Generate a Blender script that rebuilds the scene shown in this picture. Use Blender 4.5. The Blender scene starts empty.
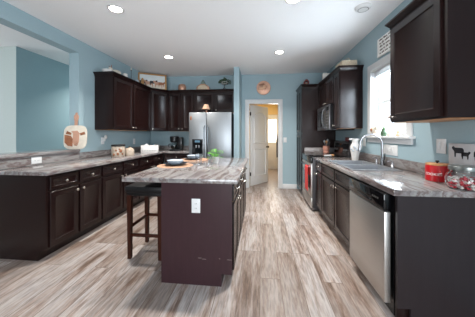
import bpy, bmesh, math, random
from mathutils import Vector, Matrix
R = math.radians
random.seed(7)
scene = bpy.context.scene
C = scene.collection

# ------------------------------------------------------------------ camera
YAW = math.atan(22.5 / 220.0)
cam_data = bpy.data.cameras.new('camera')
cam_data.sensor_fit = 'HORIZONTAL'; cam_data.sensor_width = 36.0
cam_data.lens = 220.0 / 475.0 * 36.0
cam_data.shift_y = -24.0 / 475.0
cam_data.clip_start = 0.05
cam = bpy.data.objects.new('camera', cam_data); C.objects.link(cam)
cam.location = (0, 0, 1.29); cam.rotation_euler = (R(90), 0, YAW)
scene.camera = cam

# ------------------------------------------------------------------ exposure, sky, daylight
scene.view_settings.view_transform = 'Standard'
scene.view_settings.look = 'None'
scene.view_settings.gamma = 1.0
scene.view_settings.exposure = 1.1
scene.view_settings.use_curve_mapping = False
world = bpy.data.worlds.new('sky'); scene.world = world; world.use_nodes = True
bg = world.node_tree.nodes['Background']
bg.inputs[0].default_value = (0.86, 0.93, 1.0, 1); bg.inputs[1].default_value = 1.2

def area_light(name, loc, rot, sx, sy, power, col=(1, 1, 1), spread=180):
    l = bpy.data.lights.new(name, 'AREA'); l.shape = 'RECTANGLE'; l.size = sx; l.size_y = sy
    l.energy = power; l.color = col; l.spread = R(spread)
    o = bpy.data.objects.new(name, l); C.objects.link(o); o.location = loc; o.rotation_euler = rot
    return o
# daylight lamps at the kitchen window, hall door and unseen openings
area_light('added_rear_daylight', (0.25, -3.1, 1.15), (R(116), 0, R(10)), 2.3, 2.1, 92, (0.90, 0.95, 1.0))  # unseen rear opening, added; placed and tilted to balance wall and ceiling light
area_light('daylight_dining_window', (-6.9, 1.2, 1.4), (0, R(-90), 0), 1.8, 2.4, 17, (0.92, 0.96, 1.0))
area_light('daylight_kitchen_window', (1.74, 2.87, 1.75), (0, R(90), 0), 0.8, 0.7, 26, (0.76, 0.89, 1.0))
area_light('daylight_hall_door', (0.6, 8.1, 1.5), (R(-90), 0, 0), 0.4, 0.8, 6, (1.0, 0.97, 0.9))

# ------------------------------------------------------------------ materials
MATS = {}
def base_mat(name):
    m = bpy.data.materials.new(name); m.use_nodes = True
    return m, m.node_tree, m.node_tree.nodes['Principled BSDF']
def lin(c):
    return tuple(((v/255.0)/12.92 if v/255.0 <= 0.04045 else ((v/255.0+0.055)/1.055)**2.4) for v in c) + (1,)
def simple(name, rgb, rough=0.5, metal=0.0, var=0.06, scale=12.0, bump=0.0, coat=0.0, trans=0.0, ior=1.45, stretch=(1,1,1), spec=0.5):
    m, nt, b = base_mat(name)
    tc = nt.nodes.new('ShaderNodeTexCoord'); mp = nt.nodes.new('ShaderNodeMapping'); mp.inputs['Scale'].default_value = stretch
    n = nt.nodes.new('ShaderNodeTexNoise'); n.inputs['Scale'].default_value = scale; n.inputs['Detail'].default_value = 4
    nt.links.new(tc.outputs['Object'], mp.inputs[0]); nt.links.new(mp.outputs[0], n.inputs['Vector'])
    r = nt.nodes.new('ShaderNodeValToRGB'); c = lin(rgb)
    r.color_ramp.elements[0].position = 0.3; r.color_ramp.elements[1].position = 0.7
    r.color_ramp.elements[0].color = tuple(v*(1-var) for v in c[:3]) + (1,)
    r.color_ramp.elements[1].color = tuple(min(1, v*(1+var)) for v in c[:3]) + (1,)
    nt.links.new(n.outputs['Fac'], r.inputs[0]); nt.links.new(r.outputs[0], b.inputs['Base Color'])
    b.inputs['Roughness'].default_value = rough; b.inputs['Metallic'].default_value = metal
    b.inputs['Coat Weight'].default_value = coat; b.inputs['Transmission Weight'].default_value = trans
    b.inputs['IOR'].default_value = ior; b.inputs['Specular IOR Level'].default_value = spec
    if bump:
        bp = nt.nodes.new('ShaderNodeBump'); bp.inputs['Strength'].default_value = bump; bp.inputs['Distance'].default_value = 0.002
        nt.links.new(n.outputs['Fac'], bp.inputs['Height']); nt.links.new(bp.outputs[0], b.inputs['Normal'])
    MATS[name] = m; return m
def emit(name, rgb, strength):
    m, nt, b = base_mat(name)
    b.inputs['Base Color'].default_value = lin(rgb)
    b.inputs['Emission Color'].default_value = lin(rgb); b.inputs['Emission Strength'].default_value = strength
    MATS[name] = m; return m

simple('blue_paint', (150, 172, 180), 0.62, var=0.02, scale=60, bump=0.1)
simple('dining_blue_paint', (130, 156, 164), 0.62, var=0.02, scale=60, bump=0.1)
simple('pale_paint', (190, 201, 198), 0.62, var=0.02, scale=60, bump=0.1)
simple('ceiling_paint', (242, 242, 243), 0.75, var=0.015, scale=80, bump=0.15)
simple('cream_paint', (226, 202, 150), 0.65, var=0.02, scale=40)
simple('white_trim', (208, 208, 208), 0.35, var=0.02, scale=20)
simple('espresso_wood', (27, 13, 12), 0.27, var=0.14, scale=9, stretch=(4, 4, 0.6), spec=0.42)
simple('island_panel_wood', (54, 35, 39), 0.34, var=0.08, scale=9, stretch=(4, 4, 0.6), spec=0.3)
simple('end_panel_sheen_wood', (40, 33, 35), 0.36, var=0.08, scale=9, stretch=(4, 4, 0.6), spec=0.4)  # espresso raised in value; daylight reflected by the panel is put into the colour
simple('stool_wood', (50, 21, 11), 0.35, var=0.3, scale=8, stretch=(6, 6, 0.7), spec=0.25)
simple('natural_wood', (196, 142, 96), 0.5, var=0.2, scale=9, stretch=(1, 6, 6))
simple('black_leather', (14, 13, 15), 0.42, var=0.2, scale=90, bump=0.4, spec=0.3)
simple('stainless', (158, 162, 166), 0.42, metal=1.0, var=0.05, scale=14, stretch=(14, 14, 0.25))
simple('brushed_front', (186, 182, 178), 0.36, metal=0.9, var=0.05, scale=14, stretch=(0.3, 0.3, 18))
simple('sink_steel', (150, 154, 160), 0.33, metal=0.6, var=0.05, scale=20)
simple('dark_steel', (104, 102, 104), 0.3, metal=0.9, var=0.05)
simple('chrome', (150, 152, 156), 0.12, metal=1.0, var=0.01)
simple('pewter', (225, 218, 208), 0.22, metal=1.0, var=0.04)
simple('black_plastic', (20, 20, 22), 0.25, var=0.1)
simple('black_glass', (10, 10, 12), 0.06, var=0.02)
simple('dark_iron', (38, 36, 35), 0.5, metal=0.4, var=0.1)
simple('white_ceramic', (208, 205, 202), 0.2, var=0.03, scale=8)
simple('white_plastic', (214, 214, 214), 0.35, var=0.01)
simple('slot_dark', (70, 68, 66), 0.5, var=0.02)
simple('red_enamel', (176, 12, 24), 0.3, var=0.08, scale=6, coat=0.3)
simple('towel_red', (206, 58, 58), 0.9, var=0.12, scale=120, bump=0.5)
simple('pink_ceramic', (196, 138, 120), 0.35, var=0.12, scale=14)
simple('candy_red', (206, 60, 74), 0.35, var=0.1)
simple('candy_white', (236, 222, 218), 0.35, var=0.05)
simple('plant_green', (96, 156, 62), 0.55, var=0.3, scale=30)
simple('dark_green', (58, 82, 56), 0.6, var=0.3, scale=30)
simple('rattan', (168, 130, 104), 0.75, var=0.25, scale=60, bump=0.6)
simple('blue_bowl', (176, 186, 196), 0.2, var=0.15, scale=18)
simple('dark_plate', (44, 50, 58), 0.2, var=0.1)
simple('linen_shade', (222, 178, 148), 0.8, var=0.06, scale=60)
simple('maroon', (108, 40, 36), 0.4, var=0.15)
simple('copper', (188, 146, 124), 0.42, metal=0.55, var=0.18, scale=12)
simple('basket_weave', (200, 184, 160), 0.8, var=0.3, scale=70, bump=0.6)
simple('cow_brown', (140, 88, 60), 0.6, var=0.25, scale=20)
simple('cow_black', (34, 34, 40), 0.6, var=0.1)
simple('cow_cream', (206, 196, 182), 0.6, var=0.1)
simple('cow_pink', (184, 140, 118), 0.6, var=0.1)
simple('picture_sky', (210, 214, 214), 0.6, var=0.08, scale=5)
simple('picture_grass', (150, 140, 100), 0.7, var=0.2, scale=30)
simple('frame_gold', (168, 126, 80), 0.45, metal=0.3, var=0.2)
simple('frame_brown', (84, 58, 40), 0.45, var=0.2)
simple('sign_board', (236, 234, 230), 0.6, var=0.05)
simple('sign_ink', (96, 82, 76), 0.7, var=0.1)
simple('scuff_grey', (150, 138, 136), 0.6)
simple('white_letter', (244, 236, 232), 0.5, var=0.01)
simple('lighthouse_white', (220, 216, 210), 0.5, var=0.06)
simple('garment', (74, 78, 90), 0.85, var=0.15, scale=40, bump=0.3)
simple('grey_green', (110, 126, 118), 0.6, var=0.2)
simple('blue_glaze', (84, 116, 136), 0.3, var=0.2)
simple('hall_floor_vinyl', (140, 128, 122), 0.4, var=0.08, scale=6)
simple('flower_pink', (226, 190, 176), 0.7, var=0.1)
simple('lawn', (120, 140, 96), 0.9, var=0.2, scale=4)
simple('lid_steel', (132, 138, 136), 0.28, metal=0.8)
simple('cow_sign_board', (190, 190, 192), 0.6, var=0.08)
simple('soap_steel', (190, 190, 194), 0.2, metal=0.9)
simple('spotted_pottery', (176, 160, 144), 0.3, var=0.2, scale=22)
emit('lamp_glow', (255, 246, 232), 14.0)

def glass(name, rgb=(245, 250, 250), rough=0.02):
    m, nt, b = base_mat(name)
    b.inputs['Base Color'].default_value = lin(rgb); b.inputs['Roughness'].default_value = rough
    b.inputs['Transmission Weight'].default_value = 1.0; b.inputs['IOR'].default_value = 1.3
    MATS[name] = m
glass('clear_glass')
glass('tumbler_glass', (240, 243, 246), 0.12)
def pane_mat():   # thin window pane: transparent with a weak reflection
    m, nt, b = base_mat('window_glass')
    t = nt.nodes.new('ShaderNodeBsdfTransparent'); g = nt.nodes.new('ShaderNodeBsdfGlossy'); g.inputs['Roughness'].default_value = 0.02
    mx = nt.nodes.new('ShaderNodeMixShader'); mx.inputs[0].default_value = 0.07
    nt.links.new(t.outputs[0], mx.inputs[1]); nt.links.new(g.outputs[0], mx.inputs[2])
    nt.links.new(mx.outputs[0], nt.nodes['Material Output'].inputs[0]); MATS['window_glass'] = m
pane_mat()

def counter_mat(name, stretch, dark=1.0, rough=0.16):
    m, nt, b = base_mat(name); N = nt.nodes.new; L = nt.links.new
    tc = N('ShaderNodeTexCoord'); mp = N('ShaderNodeMapping'); mp.inputs['Scale'].default_value = stretch
    mp.inputs['Rotation'].default_value = (0, 0, R(-9))
    L(tc.outputs['Object'], mp.inputs[0])
    n1 = N('ShaderNodeTexNoise'); n1.inputs['Scale'].default_value = 1.7; n1.inputs['Detail'].default_value = 9; n1.inputs['Roughness'].default_value = 0.62; n1.inputs['Distortion'].default_value = 0.35
    L(mp.outputs[0], n1.inputs['Vector'])
    r = N('ShaderNodeValToRGB'); e = r.color_ramp.elements
    stops = [(0.30, (78, 66, 66)), (0.37, (138, 122, 120)), (0.43, (178, 170, 170)), (0.49, (206, 202, 200)), (0.53, (150, 130, 126)), (0.57, (192, 184, 184)), (0.62, (214, 210, 206)), (0.67, (168, 152, 146)), (0.76, (128, 116, 118))]
    e[0].position, e[0].color = stops[0][0], lin(stops[0][1]); e[1].position, e[1].color = stops[-1][0], lin(stops[-1][1])
    for p_, c_ in stops[1:-1]:
        k = e.new(p_); k.color = lin(c_)
    for k in e: k.color = tuple(v*dark for v in k.color[:3]) + (1,)
    L(n1.outputs['Fac'], r.inputs[0])
    n2 = N('ShaderNodeTexNoise'); n2.inputs['Scale'].default_value = 70; n2.inputs['Detail'].default_value = 3
    L(tc.outputs['Object'], n2.inputs['Vector'])
    mx = N('ShaderNodeMix'); mx.data_type = 'RGBA'; mx.blend_type = 'OVERLAY'; mx.inputs[0].default_value = 0.2
    L(r.outputs[0], mx.inputs[6]); L(n2.outputs['Fac'], mx.inputs[7]); L(mx.outputs[2], b.inputs['Base Color'])
    b.inputs['Roughness'].default_value = rough; b.inputs['Coat Weight'].default_value = 0.2
    MATS[name] = m
counter_mat('stone_top', (2.6, 0.62, 3), dark=0.44, rough=0.15)
counter_mat('stone_splash', (1.2, 1.2, 5), 0.42, 0.3)

def floor_mat():
    m, nt, b = base_mat('plank_floor'); N = nt.nodes.new; L = nt.links.new
    tc = N('ShaderNodeTexCoord'); sp = N('ShaderNodeSeparateXYZ'); L(tc.outputs['Object'], sp.inputs[0])
    cb = N('ShaderNodeCombineXYZ'); L(sp.outputs['Y'], cb.inputs['X']); L(sp.outputs['X'], cb.inputs['Y'])
    br = N('ShaderNodeTexBrick'); br.offset = 0.37; br.offset_frequency = 3
    br.inputs['Color1'].default_value = (0, 0, 0, 1); br.inputs['Color2'].default_value = (1, 1, 1, 1); br.inputs['Mortar'].default_value = (0.5, 0.5, 0.5, 1)
    br.inputs['Scale'].default_value = 1.0; br.inputs['Mortar Size'].default_value = 0.0026; br.inputs['Mortar Smooth'].default_value = 0.1
    br.inputs['Brick Width'].default_value = 1.22; br.inputs['Row Height'].default_value = 0.178
    L(cb.outputs[0], br.inputs['Vector'])
    off = N('ShaderNodeVectorMath'); off.operation = 'SCALE'; off.inputs['Scale'].default_value = 37.0; L(br.outputs['Color'], off.inputs[0])
    add = N('ShaderNodeVectorMath'); add.operation = 'ADD'; L(tc.outputs['Object'], add.inputs[0]); L(off.outputs[0], add.inputs[1])
    mp = N('ShaderNodeMapping'); mp.inputs['Scale'].default_value = (7.0, 0.8, 1); L(add.outputs[0], mp.inputs[0])
    n1 = N('ShaderNodeTexNoise'); n1.inputs['Scale'].default_value = 1.7; n1.inputs['Detail'].default_value = 12; n1.inputs['Roughness'].default_value = 0.72; n1.inputs['Distortion'].default_value = 0.3
    L(mp.outputs[0], n1.inputs['Vector'])
    r = N('ShaderNodeValToRGB'); e = r.color_ramp.elements
    stops = [(0.29, (92, 76, 68)), (0.39, (128, 110, 99)), (0.46, (164, 152, 145)), (0.53, (180, 175, 172)), (0.62, (188, 186, 186)), (0.72, (156, 145, 139))]
    e[0].position, e[0].color = stops[0][0], lin(stops[0][1]); e[1].position, e[1].color = stops[-1][0], lin(stops[-1][1])
    for p_, c_ in stops[1:-1]:
        k = e.new(p_); k.color = lin(c_)
    L(n1.outputs['Fac'], r.inputs[0])
    # per-plank tone
    mix = N('ShaderNodeMix'); mix.data_type = 'RGBA'; mix.blend_type = 'MULTIPLY'; mix.inputs[0].default_value = 1.0
    r2 = N('ShaderNodeValToRGB'); r2.color_ramp.elements[0].color = lin((196, 184, 177)); r2.color_ramp.elements[1].color = lin((242, 238, 237))
    L(br.outputs['Color'], r2.inputs[0]); L(r.outputs[0], mix.inputs[6]); L(r2.outputs[0], mix.inputs[7])
    # fine grain
    mp2 = N('ShaderNodeMapping'); mp2.inputs['Scale'].default_value = (46, 5, 1); L(add.outputs[0], mp2.inputs[0])
    n2 = N('ShaderNodeTexNoise'); n2.inputs['Scale'].default_value = 1.5; n2.inputs['Detail'].default_value = 6; L(mp2.outputs[0], n2.inputs['Vector'])
    ov = N('ShaderNodeMix'); ov.data_type = 'RGBA'; ov.blend_type = 'OVERLAY'; ov.inputs[0].default_value = 0.45
    r3 = N('ShaderNodeValToRGB'); r3.color_ramp.elements[0].position = 0.36; r3.color_ramp.elements[1].position = 0.60
    r3.color_ramp.elements[0].color = (0.22, 0.22, 0.22, 1); r3.color_ramp.elements[1].color = (0.66, 0.66, 0.66, 1); L(n2.outputs['Fac'], r3.inputs[0])
    L(mix.outputs[2], ov.inputs[6]); L(r3.outputs[0], ov.inputs[7])
    gap = N('ShaderNodeMix'); gap.data_type = 'RGBA'; L(br.outputs['Fac'], gap.inputs[0]); L(ov.outputs[2], gap.inputs[6]); gap.inputs[7].default_value = lin((104, 88, 78))
    L(gap.outputs[2], b.inputs['Base Color'])
    b.inputs['Roughness'].default_value = 0.38
    MATS['plank_floor'] = m
floor_mat()

# ------------------------------------------------------------------ mesh helpers
def new(): return bmesh.new()
def box(bm, x0, x1, y0, y1, z0, z1, bev=0.0, mat=None):
    v = [bm.verts.new((x, y, z)) for x in (x0, x1) for y in (y0, y1) for z in (z0, z1)]
    fs = [bm.faces.new([v[i] for i in q]) for q in ((0,1,3,2), (4,6,7,5), (0,4,5,1), (2,3,7,6), (0,2,6,4), (1,5,7,3))]
    if bev:
        es = list({e for f in fs for e in f.edges})
        bmesh.ops.bevel(bm, geom=es, offset=bev, segments=2, affect='EDGES', profile=0.5)
    return bm
def xf(bm, M, start=0):
    bm.verts.ensure_lookup_table()
    for v in bm.verts[start:]: v.co = M @ v.co
def lathe(bm, prof, c=(0, 0, 0), axis='Z', seg=24, a0=0, a1=360):
    """prof: list of (radius, height); full revolve with capped ends at radius 0"""
    rings = []
    for r, z in prof:
        if r < 1e-6: rings.append([bm.verts.new((0, 0, z))])
        else: rings.append([bm.verts.new((r*math.cos(2*math.pi*i/seg), r*math.sin(2*math.pi*i/seg), z)) for i in range(seg)])
    vs = [v for g in rings for v in g]
    for a, b in zip(rings, rings[1:]):
        for i in range(seg):
            j = (i+1) % seg
            if len(a) == 1 and len(b) == 1: continue
            if len(a) == 1: bm.faces.new((a[0], b[j], b[i]))
            elif len(b) == 1: bm.faces.new((a[i], a[j], b[0]))
            else: bm.faces.new((a[i], a[j], b[j], b[i]))
    if len(rings[0]) > 1 and rings[0] is not rings[-1]: 
        pass
    M = Matrix.Identity(4)
    if axis == 'X': M = Matrix.Rotation(R(90), 4, 'Y')
    if axis == '-X': M = Matrix.Rotation(R(-90), 4, 'Y')
    if axis == '-Y': M = Matrix.Rotation(R(90), 4, 'X')
    if axis == 'Y': M = Matrix.Rotation(R(-90), 4, 'X')
    M = Matrix.Translation(c) @ M
    for v in vs: v.co = M @ v.co
    return bm
def cyl(bm, p0, p1, r0, r1=None, seg=12):
    r1 = r0 if r1 is None else r1
    p0, p1 = Vector(p0), Vector(p1); d = (p1-p0); L = d.length
    q = d.to_track_quat('Z', 'Y').to_matrix().to_4x4(); M = Matrix.Translation(p0) @ q
    a = [bm.verts.new(M @ Vector((r0*math.cos(2*math.pi*i/seg), r0*math.sin(2*math.pi*i/seg), 0))) for i in range(seg)]
    b = [bm.verts.new(M @ Vector((r1*math.cos(2*math.pi*i/seg), r1*math.sin(2*math.pi*i/seg), L))) for i in range(seg)]
    for i in range(seg):
        j = (i+1) % seg; bm.faces.new((a[i], a[j], b[j], b[i]))
    bm.faces.new(list(reversed(a))); bm.faces.new(b)
    return bm
def tube(bm, pts, r, seg=10):
    pts = [Vector(p) for p in pts]; rings = []
    up = Vector((0, 0, 1))
    rr = r if isinstance(r, (list, tuple)) else [r]*len(pts)
    prev = None
    for i, p in enumerate(pts):
        t = (pts[min(i+1, len(pts)-1)] - pts[max(i-1, 0)]).normalized()
        n = prev if prev is not None else (up if abs(t.dot(up)) < 0.9 else Vector((1, 0, 0)))
        n = (n - t*n.dot(t)).normalized(); prev = n; bb = t.cross(n)
        rings.append([bm.verts.new(p + rr[i]*(math.cos(2*math.pi*k/seg)*n + math.sin(2*math.pi*k/seg)*bb)) for k in range(seg)])
    for a, b in zip(rings, rings[1:]):
        for i in range(seg):
            j = (i+1) % seg; bm.faces.new((a[i], a[j], b[j], b[i]))
    bm.faces.new(list(reversed(rings[0]))); bm.faces.new(rings[-1])
    return bm
def ball(bm, c, r, sc=(1, 1, 1), sub=2):
    g = bmesh.ops.create_icosphere(bm, subdivisions=sub, radius=r)
    for v in g['verts']: v.co = Vector((v.co.x*sc[0]+c[0], v.co.y*sc[1]+c[1], v.co.z*sc[2]+c[2]))
    return bm
def prism(bm, pts, a0, a1, plane='XZ', bev=0.0):
    """extrude polygon pts: plane XZ extrudes along y, XY along z, YZ along x"""
    def P(u, v, w): return {'XZ': (u, w, v), 'XY': (u, v, w), 'YZ': (w, u, v)}[plane]
    A = [bm.verts.new(P(u, v, a0)) for u, v in pts]; B = [bm.verts.new(P(u, v, a1)) for u, v in pts]
    n = len(pts); fs = [bm.faces.new(A), bm.faces.new(list(reversed(B)))]
    for i in range(n):
        j = (i+1) % n; fs.append(bm.faces.new((A[i], B[i], B[j], A[j])))
    bmesh.ops.recalc_face_normals(bm, faces=fs)
    if bev:
        es = list({e for f in fs[:2] for e in f.edges})
        bmesh.ops.bevel(bm, geom=es, offset=bev, segments=2, affect='EDGES', profile=0.5)
    return bm
def slab(bm, us, vs, mask, w0, w1, plane='XY', bev=0.0):
    """cells us x vs; mask(i,j)->solid; watertight with holes"""
    def P(u, v, w): return {'XZ': (u, w, v), 'XY': (u, v, w), 'YZ': (w, u, v)}[plane]
    cache = {}
    def V(i, j, k):
        key = (i, j, k)
        if key not in cache: cache[key] = bm.verts.new(P(us[i], vs[j], (w0, w1)[k]))
        return cache[key]
    nu, nv = len(us)-1, len(vs)-1
    s = lambda i, j: 0 <= i < nu and 0 <= j < nv and mask(i, j)
    fs = []
    for i in range(nu):
        for j in range(nv):
            if not s(i, j): continue
            fs.append(bm.faces.new((V(i,j,0), V(i,j+1,0), V(i+1,j+1,0), V(i+1,j,0))))
            fs.append(bm.faces.new((V(i,j,1), V(i+1,j,1), V(i+1,j+1,1), V(i,j+1,1))))
            if not s(i-1, j): fs.append(bm.faces.new((V(i,j,0), V(i,j,1), V(i,j+1,1), V(i,j+1,0))))
            if not s(i+1, j): fs.append(bm.faces.new((V(i+1,j,0), V(i+1,j+1,0), V(i+1,j+1,1), V(i+1,j,1))))
            if not s(i, j-1): fs.append(bm.faces.new((V(i,j,0), V(i+1,j,0), V(i+1,j,1), V(i,j,1))))
            if not s(i, j+1): fs.append(bm.faces.new((V(i,j+1,0), V(i,j+1,1), V(i+1,j+1,1), V(i+1,j+1,0))))
    bmesh.ops.recalc_face_normals(bm, faces=fs)
    if bev:
        es = [e for e in bm.edges if len(e.link_faces) == 2 and e.calc_face_angle(0) > 1.0]
        bmesh.ops.bevel(bm, geom=es, offset=bev, segments=2, affect='EDGES', profile=0.5)
    return bm
def build(name, bm, mat, parent=None, label=None, sharp=35):
    bmesh.ops.recalc_face_normals(bm, faces=bm.faces[:])
    for f in bm.faces: f.smooth = True
    for e in bm.edges:
        if len(e.link_faces) != 2 or e.calc_face_angle(0) > R(sharp): e.smooth = False
    me = bpy.data.meshes.new(name); bm.to_mesh(me); bm.free()
    for m in (mat if isinstance(mat, (list, tuple)) else [mat]): me.materials.append(MATS[m])
    o = bpy.data.objects.new(name, me); C.objects.link(o)
    if parent is not None: o.parent = parent
    if label: o['label'] = label
    return o
def thing(name, label, cat, loc=(0, 0, 0), rz=0.0, group=None):
    o = bpy.data.objects.new(name, None); C.objects.link(o); o.empty_display_size = 0.05
    o.location = loc; o.rotation_euler = (0, 0, R(rz)); o['label'] = label; o['category'] = cat
    if group: o['group'] = group
    return o
def tag(o, label, cat, group=None, loc=None, rz=None):
    o['label'] = label; o['category'] = cat
    if group: o['group'] = group
    if loc is not None: o.location = loc
    if rz is not None: o.rotation_euler = (0, 0, R(rz))
    return o
def struct(name, bm, mat, parent=None):
    o = build(name, bm, mat, parent)
    if parent is None: o['kind'] = 'structure'
    return o
def text_mesh(s, size, extrude, map_fn=None):
    cu = bpy.data.curves.new('txt', 'FONT'); cu.body = s; cu.size = size; cu.extrude = extrude
    cu.align_x = 'CENTER'; cu.align_y = 'CENTER'; cu.resolution_u = 3
    o = bpy.data.objects.new('txt', cu); C.objects.link(o)
    dg = bpy.context.evaluated_depsgraph_get(); me = o.evaluated_get(dg).to_mesh()
    bm = bmesh.new(); bm.from_mesh(me); o.evaluated_get(dg).to_mesh_clear()
    bpy.data.objects.remove(o); bpy.data.curves.remove(cu)
    if map_fn:
        for v in bm.verts: v.co = map_fn(v.co)
    return bm

# ------------------------------------------------------------------ the room
XL, XR, YB, ZC = -2.765, 1.55, 5.34, 2.74
YR = -3.2; XO = -7.0
# floor (one continuous plank floor)
struct('floor', box(new(), XO-0.1, XR+0.15, YR-0.1, YB+0.12, -0.05, 0.0), 'plank_floor')
struct('floor_hall', box(new(), -1.2, 1.3, YB+0.12, 8.5, -0.05, 0.0), 'hall_floor_vinyl')
struct('ceiling', box(new(), XO-0.1, XR+0.15, YR-0.1, YB+0.12, ZC, ZC+0.1), 'ceiling_paint')
struct('ceiling_hall', box(new(), -1.2, 1.3, YB+0.12, 8.5, 2.44, 2.55), 'cream_paint')
# back wall with the hall doorway
us = [XO-0.1, -0.275, 0.452, XR+0.15]; vs = [0, 2.05, ZC]
struct('wall_back', slab(new(), us, vs, lambda i, j: not (i == 1 and j == 0), YB, YB+0.12, 'XZ'), 'blue_paint')
# right wall with window opening
WY0, WY1, WZ0, WZ1 = 2.49, 3.24, 1.27, 2.17
struct('wall_right', slab(new(), [YR, WY0, WY1, YB], [0, WZ0, WZ1, ZC], lambda i, j: not (i == 1 and j == 1), XR, XR+0.15, 'YZ'), 'blue_paint')
# left wall: full height behind the cabinets, header over the wide opening, half wall under the bar
struct('wall_left', slab(new(), [-0.6, 2.05, 3.11, YB], [0, 1.029, 2.545, ZC], lambda i, j: (i == 2) or (j == 2) or (i == 1 and j == 0), XL-0.16, XL, 'YZ'), 'blue_paint')
struct('wall_stub', box(new(), -0.56, -0.445, 4.69, YB, 0, ZC), 'blue_paint')
struct('wall_dining_end', box(new(), XO, -3.98, 3.22, 3.34, 0, ZC), 'pale_paint')
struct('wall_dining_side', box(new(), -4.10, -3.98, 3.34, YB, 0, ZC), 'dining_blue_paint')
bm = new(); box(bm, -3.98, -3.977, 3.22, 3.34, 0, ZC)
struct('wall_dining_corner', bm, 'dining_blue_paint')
struct('wall_dining_outer', slab(new(), [YR, 0.0, 2.4, 3.22], [0, 0.5, 2.3, ZC], lambda i, j: not (i == 1 and j == 1), XO-0.1, XO, 'YZ'), 'pale_paint')
struct('wall_rear', slab(new(), [XO-0.1, -0.95, 1.45, XR+0.15], [0, 0.05, 2.3, ZC], lambda i, j: not (i == 1 and j == 1), YR-0.12, YR, 'XZ'), 'blue_paint')
# hall beyond the door
struct('wall_hall_left', box(new(), -0.52, -0.42, YB+0.12, 8.5, 0, 2.44), 'cream_paint')
struct('wall_hall_right', box(new(), 0.80, 0.90, YB+0.12, 8.5, 0, 2.44), 'cream_paint')
struct('wall_hall_end', box(new(), -0.42, 0.80, 8.4, 8.5, 0, 2.44), 'cream_paint')

# door casing
def casing(name, x0, x1, z1, y, w=0.085, t=0.018):
    bm = new()
    slab(bm, [x0-w, x0, x1, x1+w], [0, z1, z1+w], lambda i, j: not (i == 1 and j == 0), y-t, y, 'XZ', 0.004)
    return struct(name, bm, 'white_trim')
casing('trim_1', -0.275, 0.452, 2.05, YB)
bm = new(); slab(bm, [-0.275, -0.258, 0.435, 0.452], [0, 2.033, 2.05], lambda i, j: not (i == 1 and j == 0), YB-0.002, YB+0.122, 'XZ')
struct('trim_2', bm, 'white_trim')
def baseboard(name, x0, x1, y0, y1):
    struct(name, box(new(), x0, x1, y0, y1, 0.0, 0.11, 0.004), 'white_trim')
baseboard('baseboard_back', 0.54, 0.868, YB-0.016, YB)
baseboard('baseboard_hall', -0.42, 0.80, 8.384, 8.4)

# the white two-panel door, hinged on the left and open into the hall
def panel_door(name, w, h, t, arch=True):
    bm = new(); box(bm, 0, w, 0, t, 0, h, 0.003)
    root = struct(name, bm, 'white_trim')
    def ring(y, s, zlo, zhi, arc):
        a, b = 0.11, w-0.11
        def outline(k):
            p = [(a+k, zlo+k), (b-k, zlo+k)]
            n = 10
            for i in range(n+1):
                u = i/n; x = b-k - (b-a-2*k)*u
                z = zhi-k + (arc*math.sin(math.pi*u) if arc else 0)
                p.append((x, z))
            return p
        o1, o2 = outline(0), outline(0.028)
        m_ = bmesh.new()
        A = [m_.verts.new((u, y, v)) for u, v in o1]; A2 = [m_.verts.new((u, y+s*0.018, v)) for u, v in outline(0.010)]
        B = [m_.verts.new((u, y+s*0.002, v)) for u, v in o2]
        n = len(A)
        for i in range(n):
            j = (i+1) % n
            m_.faces.new((A[i], A[j], A2[j], A2[i])); m_.faces.new((A2[i], A2[j], B[j], B[i]))
        return m_
    for (zl, zh, arc) in ((0.22, 0.92, 0), (1.06, h-0.26, 0.10)):
        build('door_panel_moulding', ring(-0.0005, -1, zl, zh, arc), 'white_trim', root)
    return root
d = panel_door('door_1', 0.72, 2.02, 0.035)
d.location = (-0.225, YB+0.13, 0.008); d.rotation_euler = (0, 0, R(52))
k = new(); lathe(k, [(0.0, -0.012), (0.026, -0.012), (0.026, 0.0), (0.012, 0.004), (0.012, 0.03), (0.024, 0.036), (0.03, 0.052), (0.02, 0.066), (0, 0.068)], (0.66, 0, 0.95), '-Y', 16)
build('door_knob', k, 'dark_iron', d, 'dark door knob')
for z in (0.25, 1.75):
    build('hinge', box(new(), -0.012, 0.004, -0.006, 0.03, z, z+0.09), 'dark_iron', d)
# exterior door at the end of the hall with a glazed upper half
bm = new(); slab(bm, [0.02, 0.16, 0.62, 0.78], [0, 1.0, 1.85, 2.03], lambda i, j: not (i == 1 and j == 1), 8.34, 8.38, 'XZ', 0.003)
d2 = struct('door_2', bm, 'white_trim')
emit('hall_daylight_pane', (255, 250, 236), 1.0)
build('door_window_pane', box(new(), 0.16, 0.62, 8.36, 8.366, 1.0, 1.85), 'hall_daylight_pane', d2)
k = new(); lathe(k, [(0, 0), (0.026, 0.0), (0.012, 0.01), (0.012, 0.03), (0.03, 0.05), (0, 0.066)], (0.09, 8.34, 0.95), '-Y', 14)
build('door_knob', k, 'dark_iron', d2)
area_light('added_hall_glow', (0.2, 6.9, 2.38), (0, 0, 0), 0.3, 0.3, 9, (1.0, 0.92, 0.78))  # unseen warm lamp added to light the hall
t = thing('added_hall_light', 'added unseen round ceiling light in the yellow hall beyond the door', 'ceiling light', (0.2, 6.9, 2.44))
k = new(); lathe(k, [(0, 0), (0.15, 0), (0.15, -0.015), (0.13, -0.02), (0, -0.02)]); build('light_base', k, 'white_trim', t)

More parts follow.
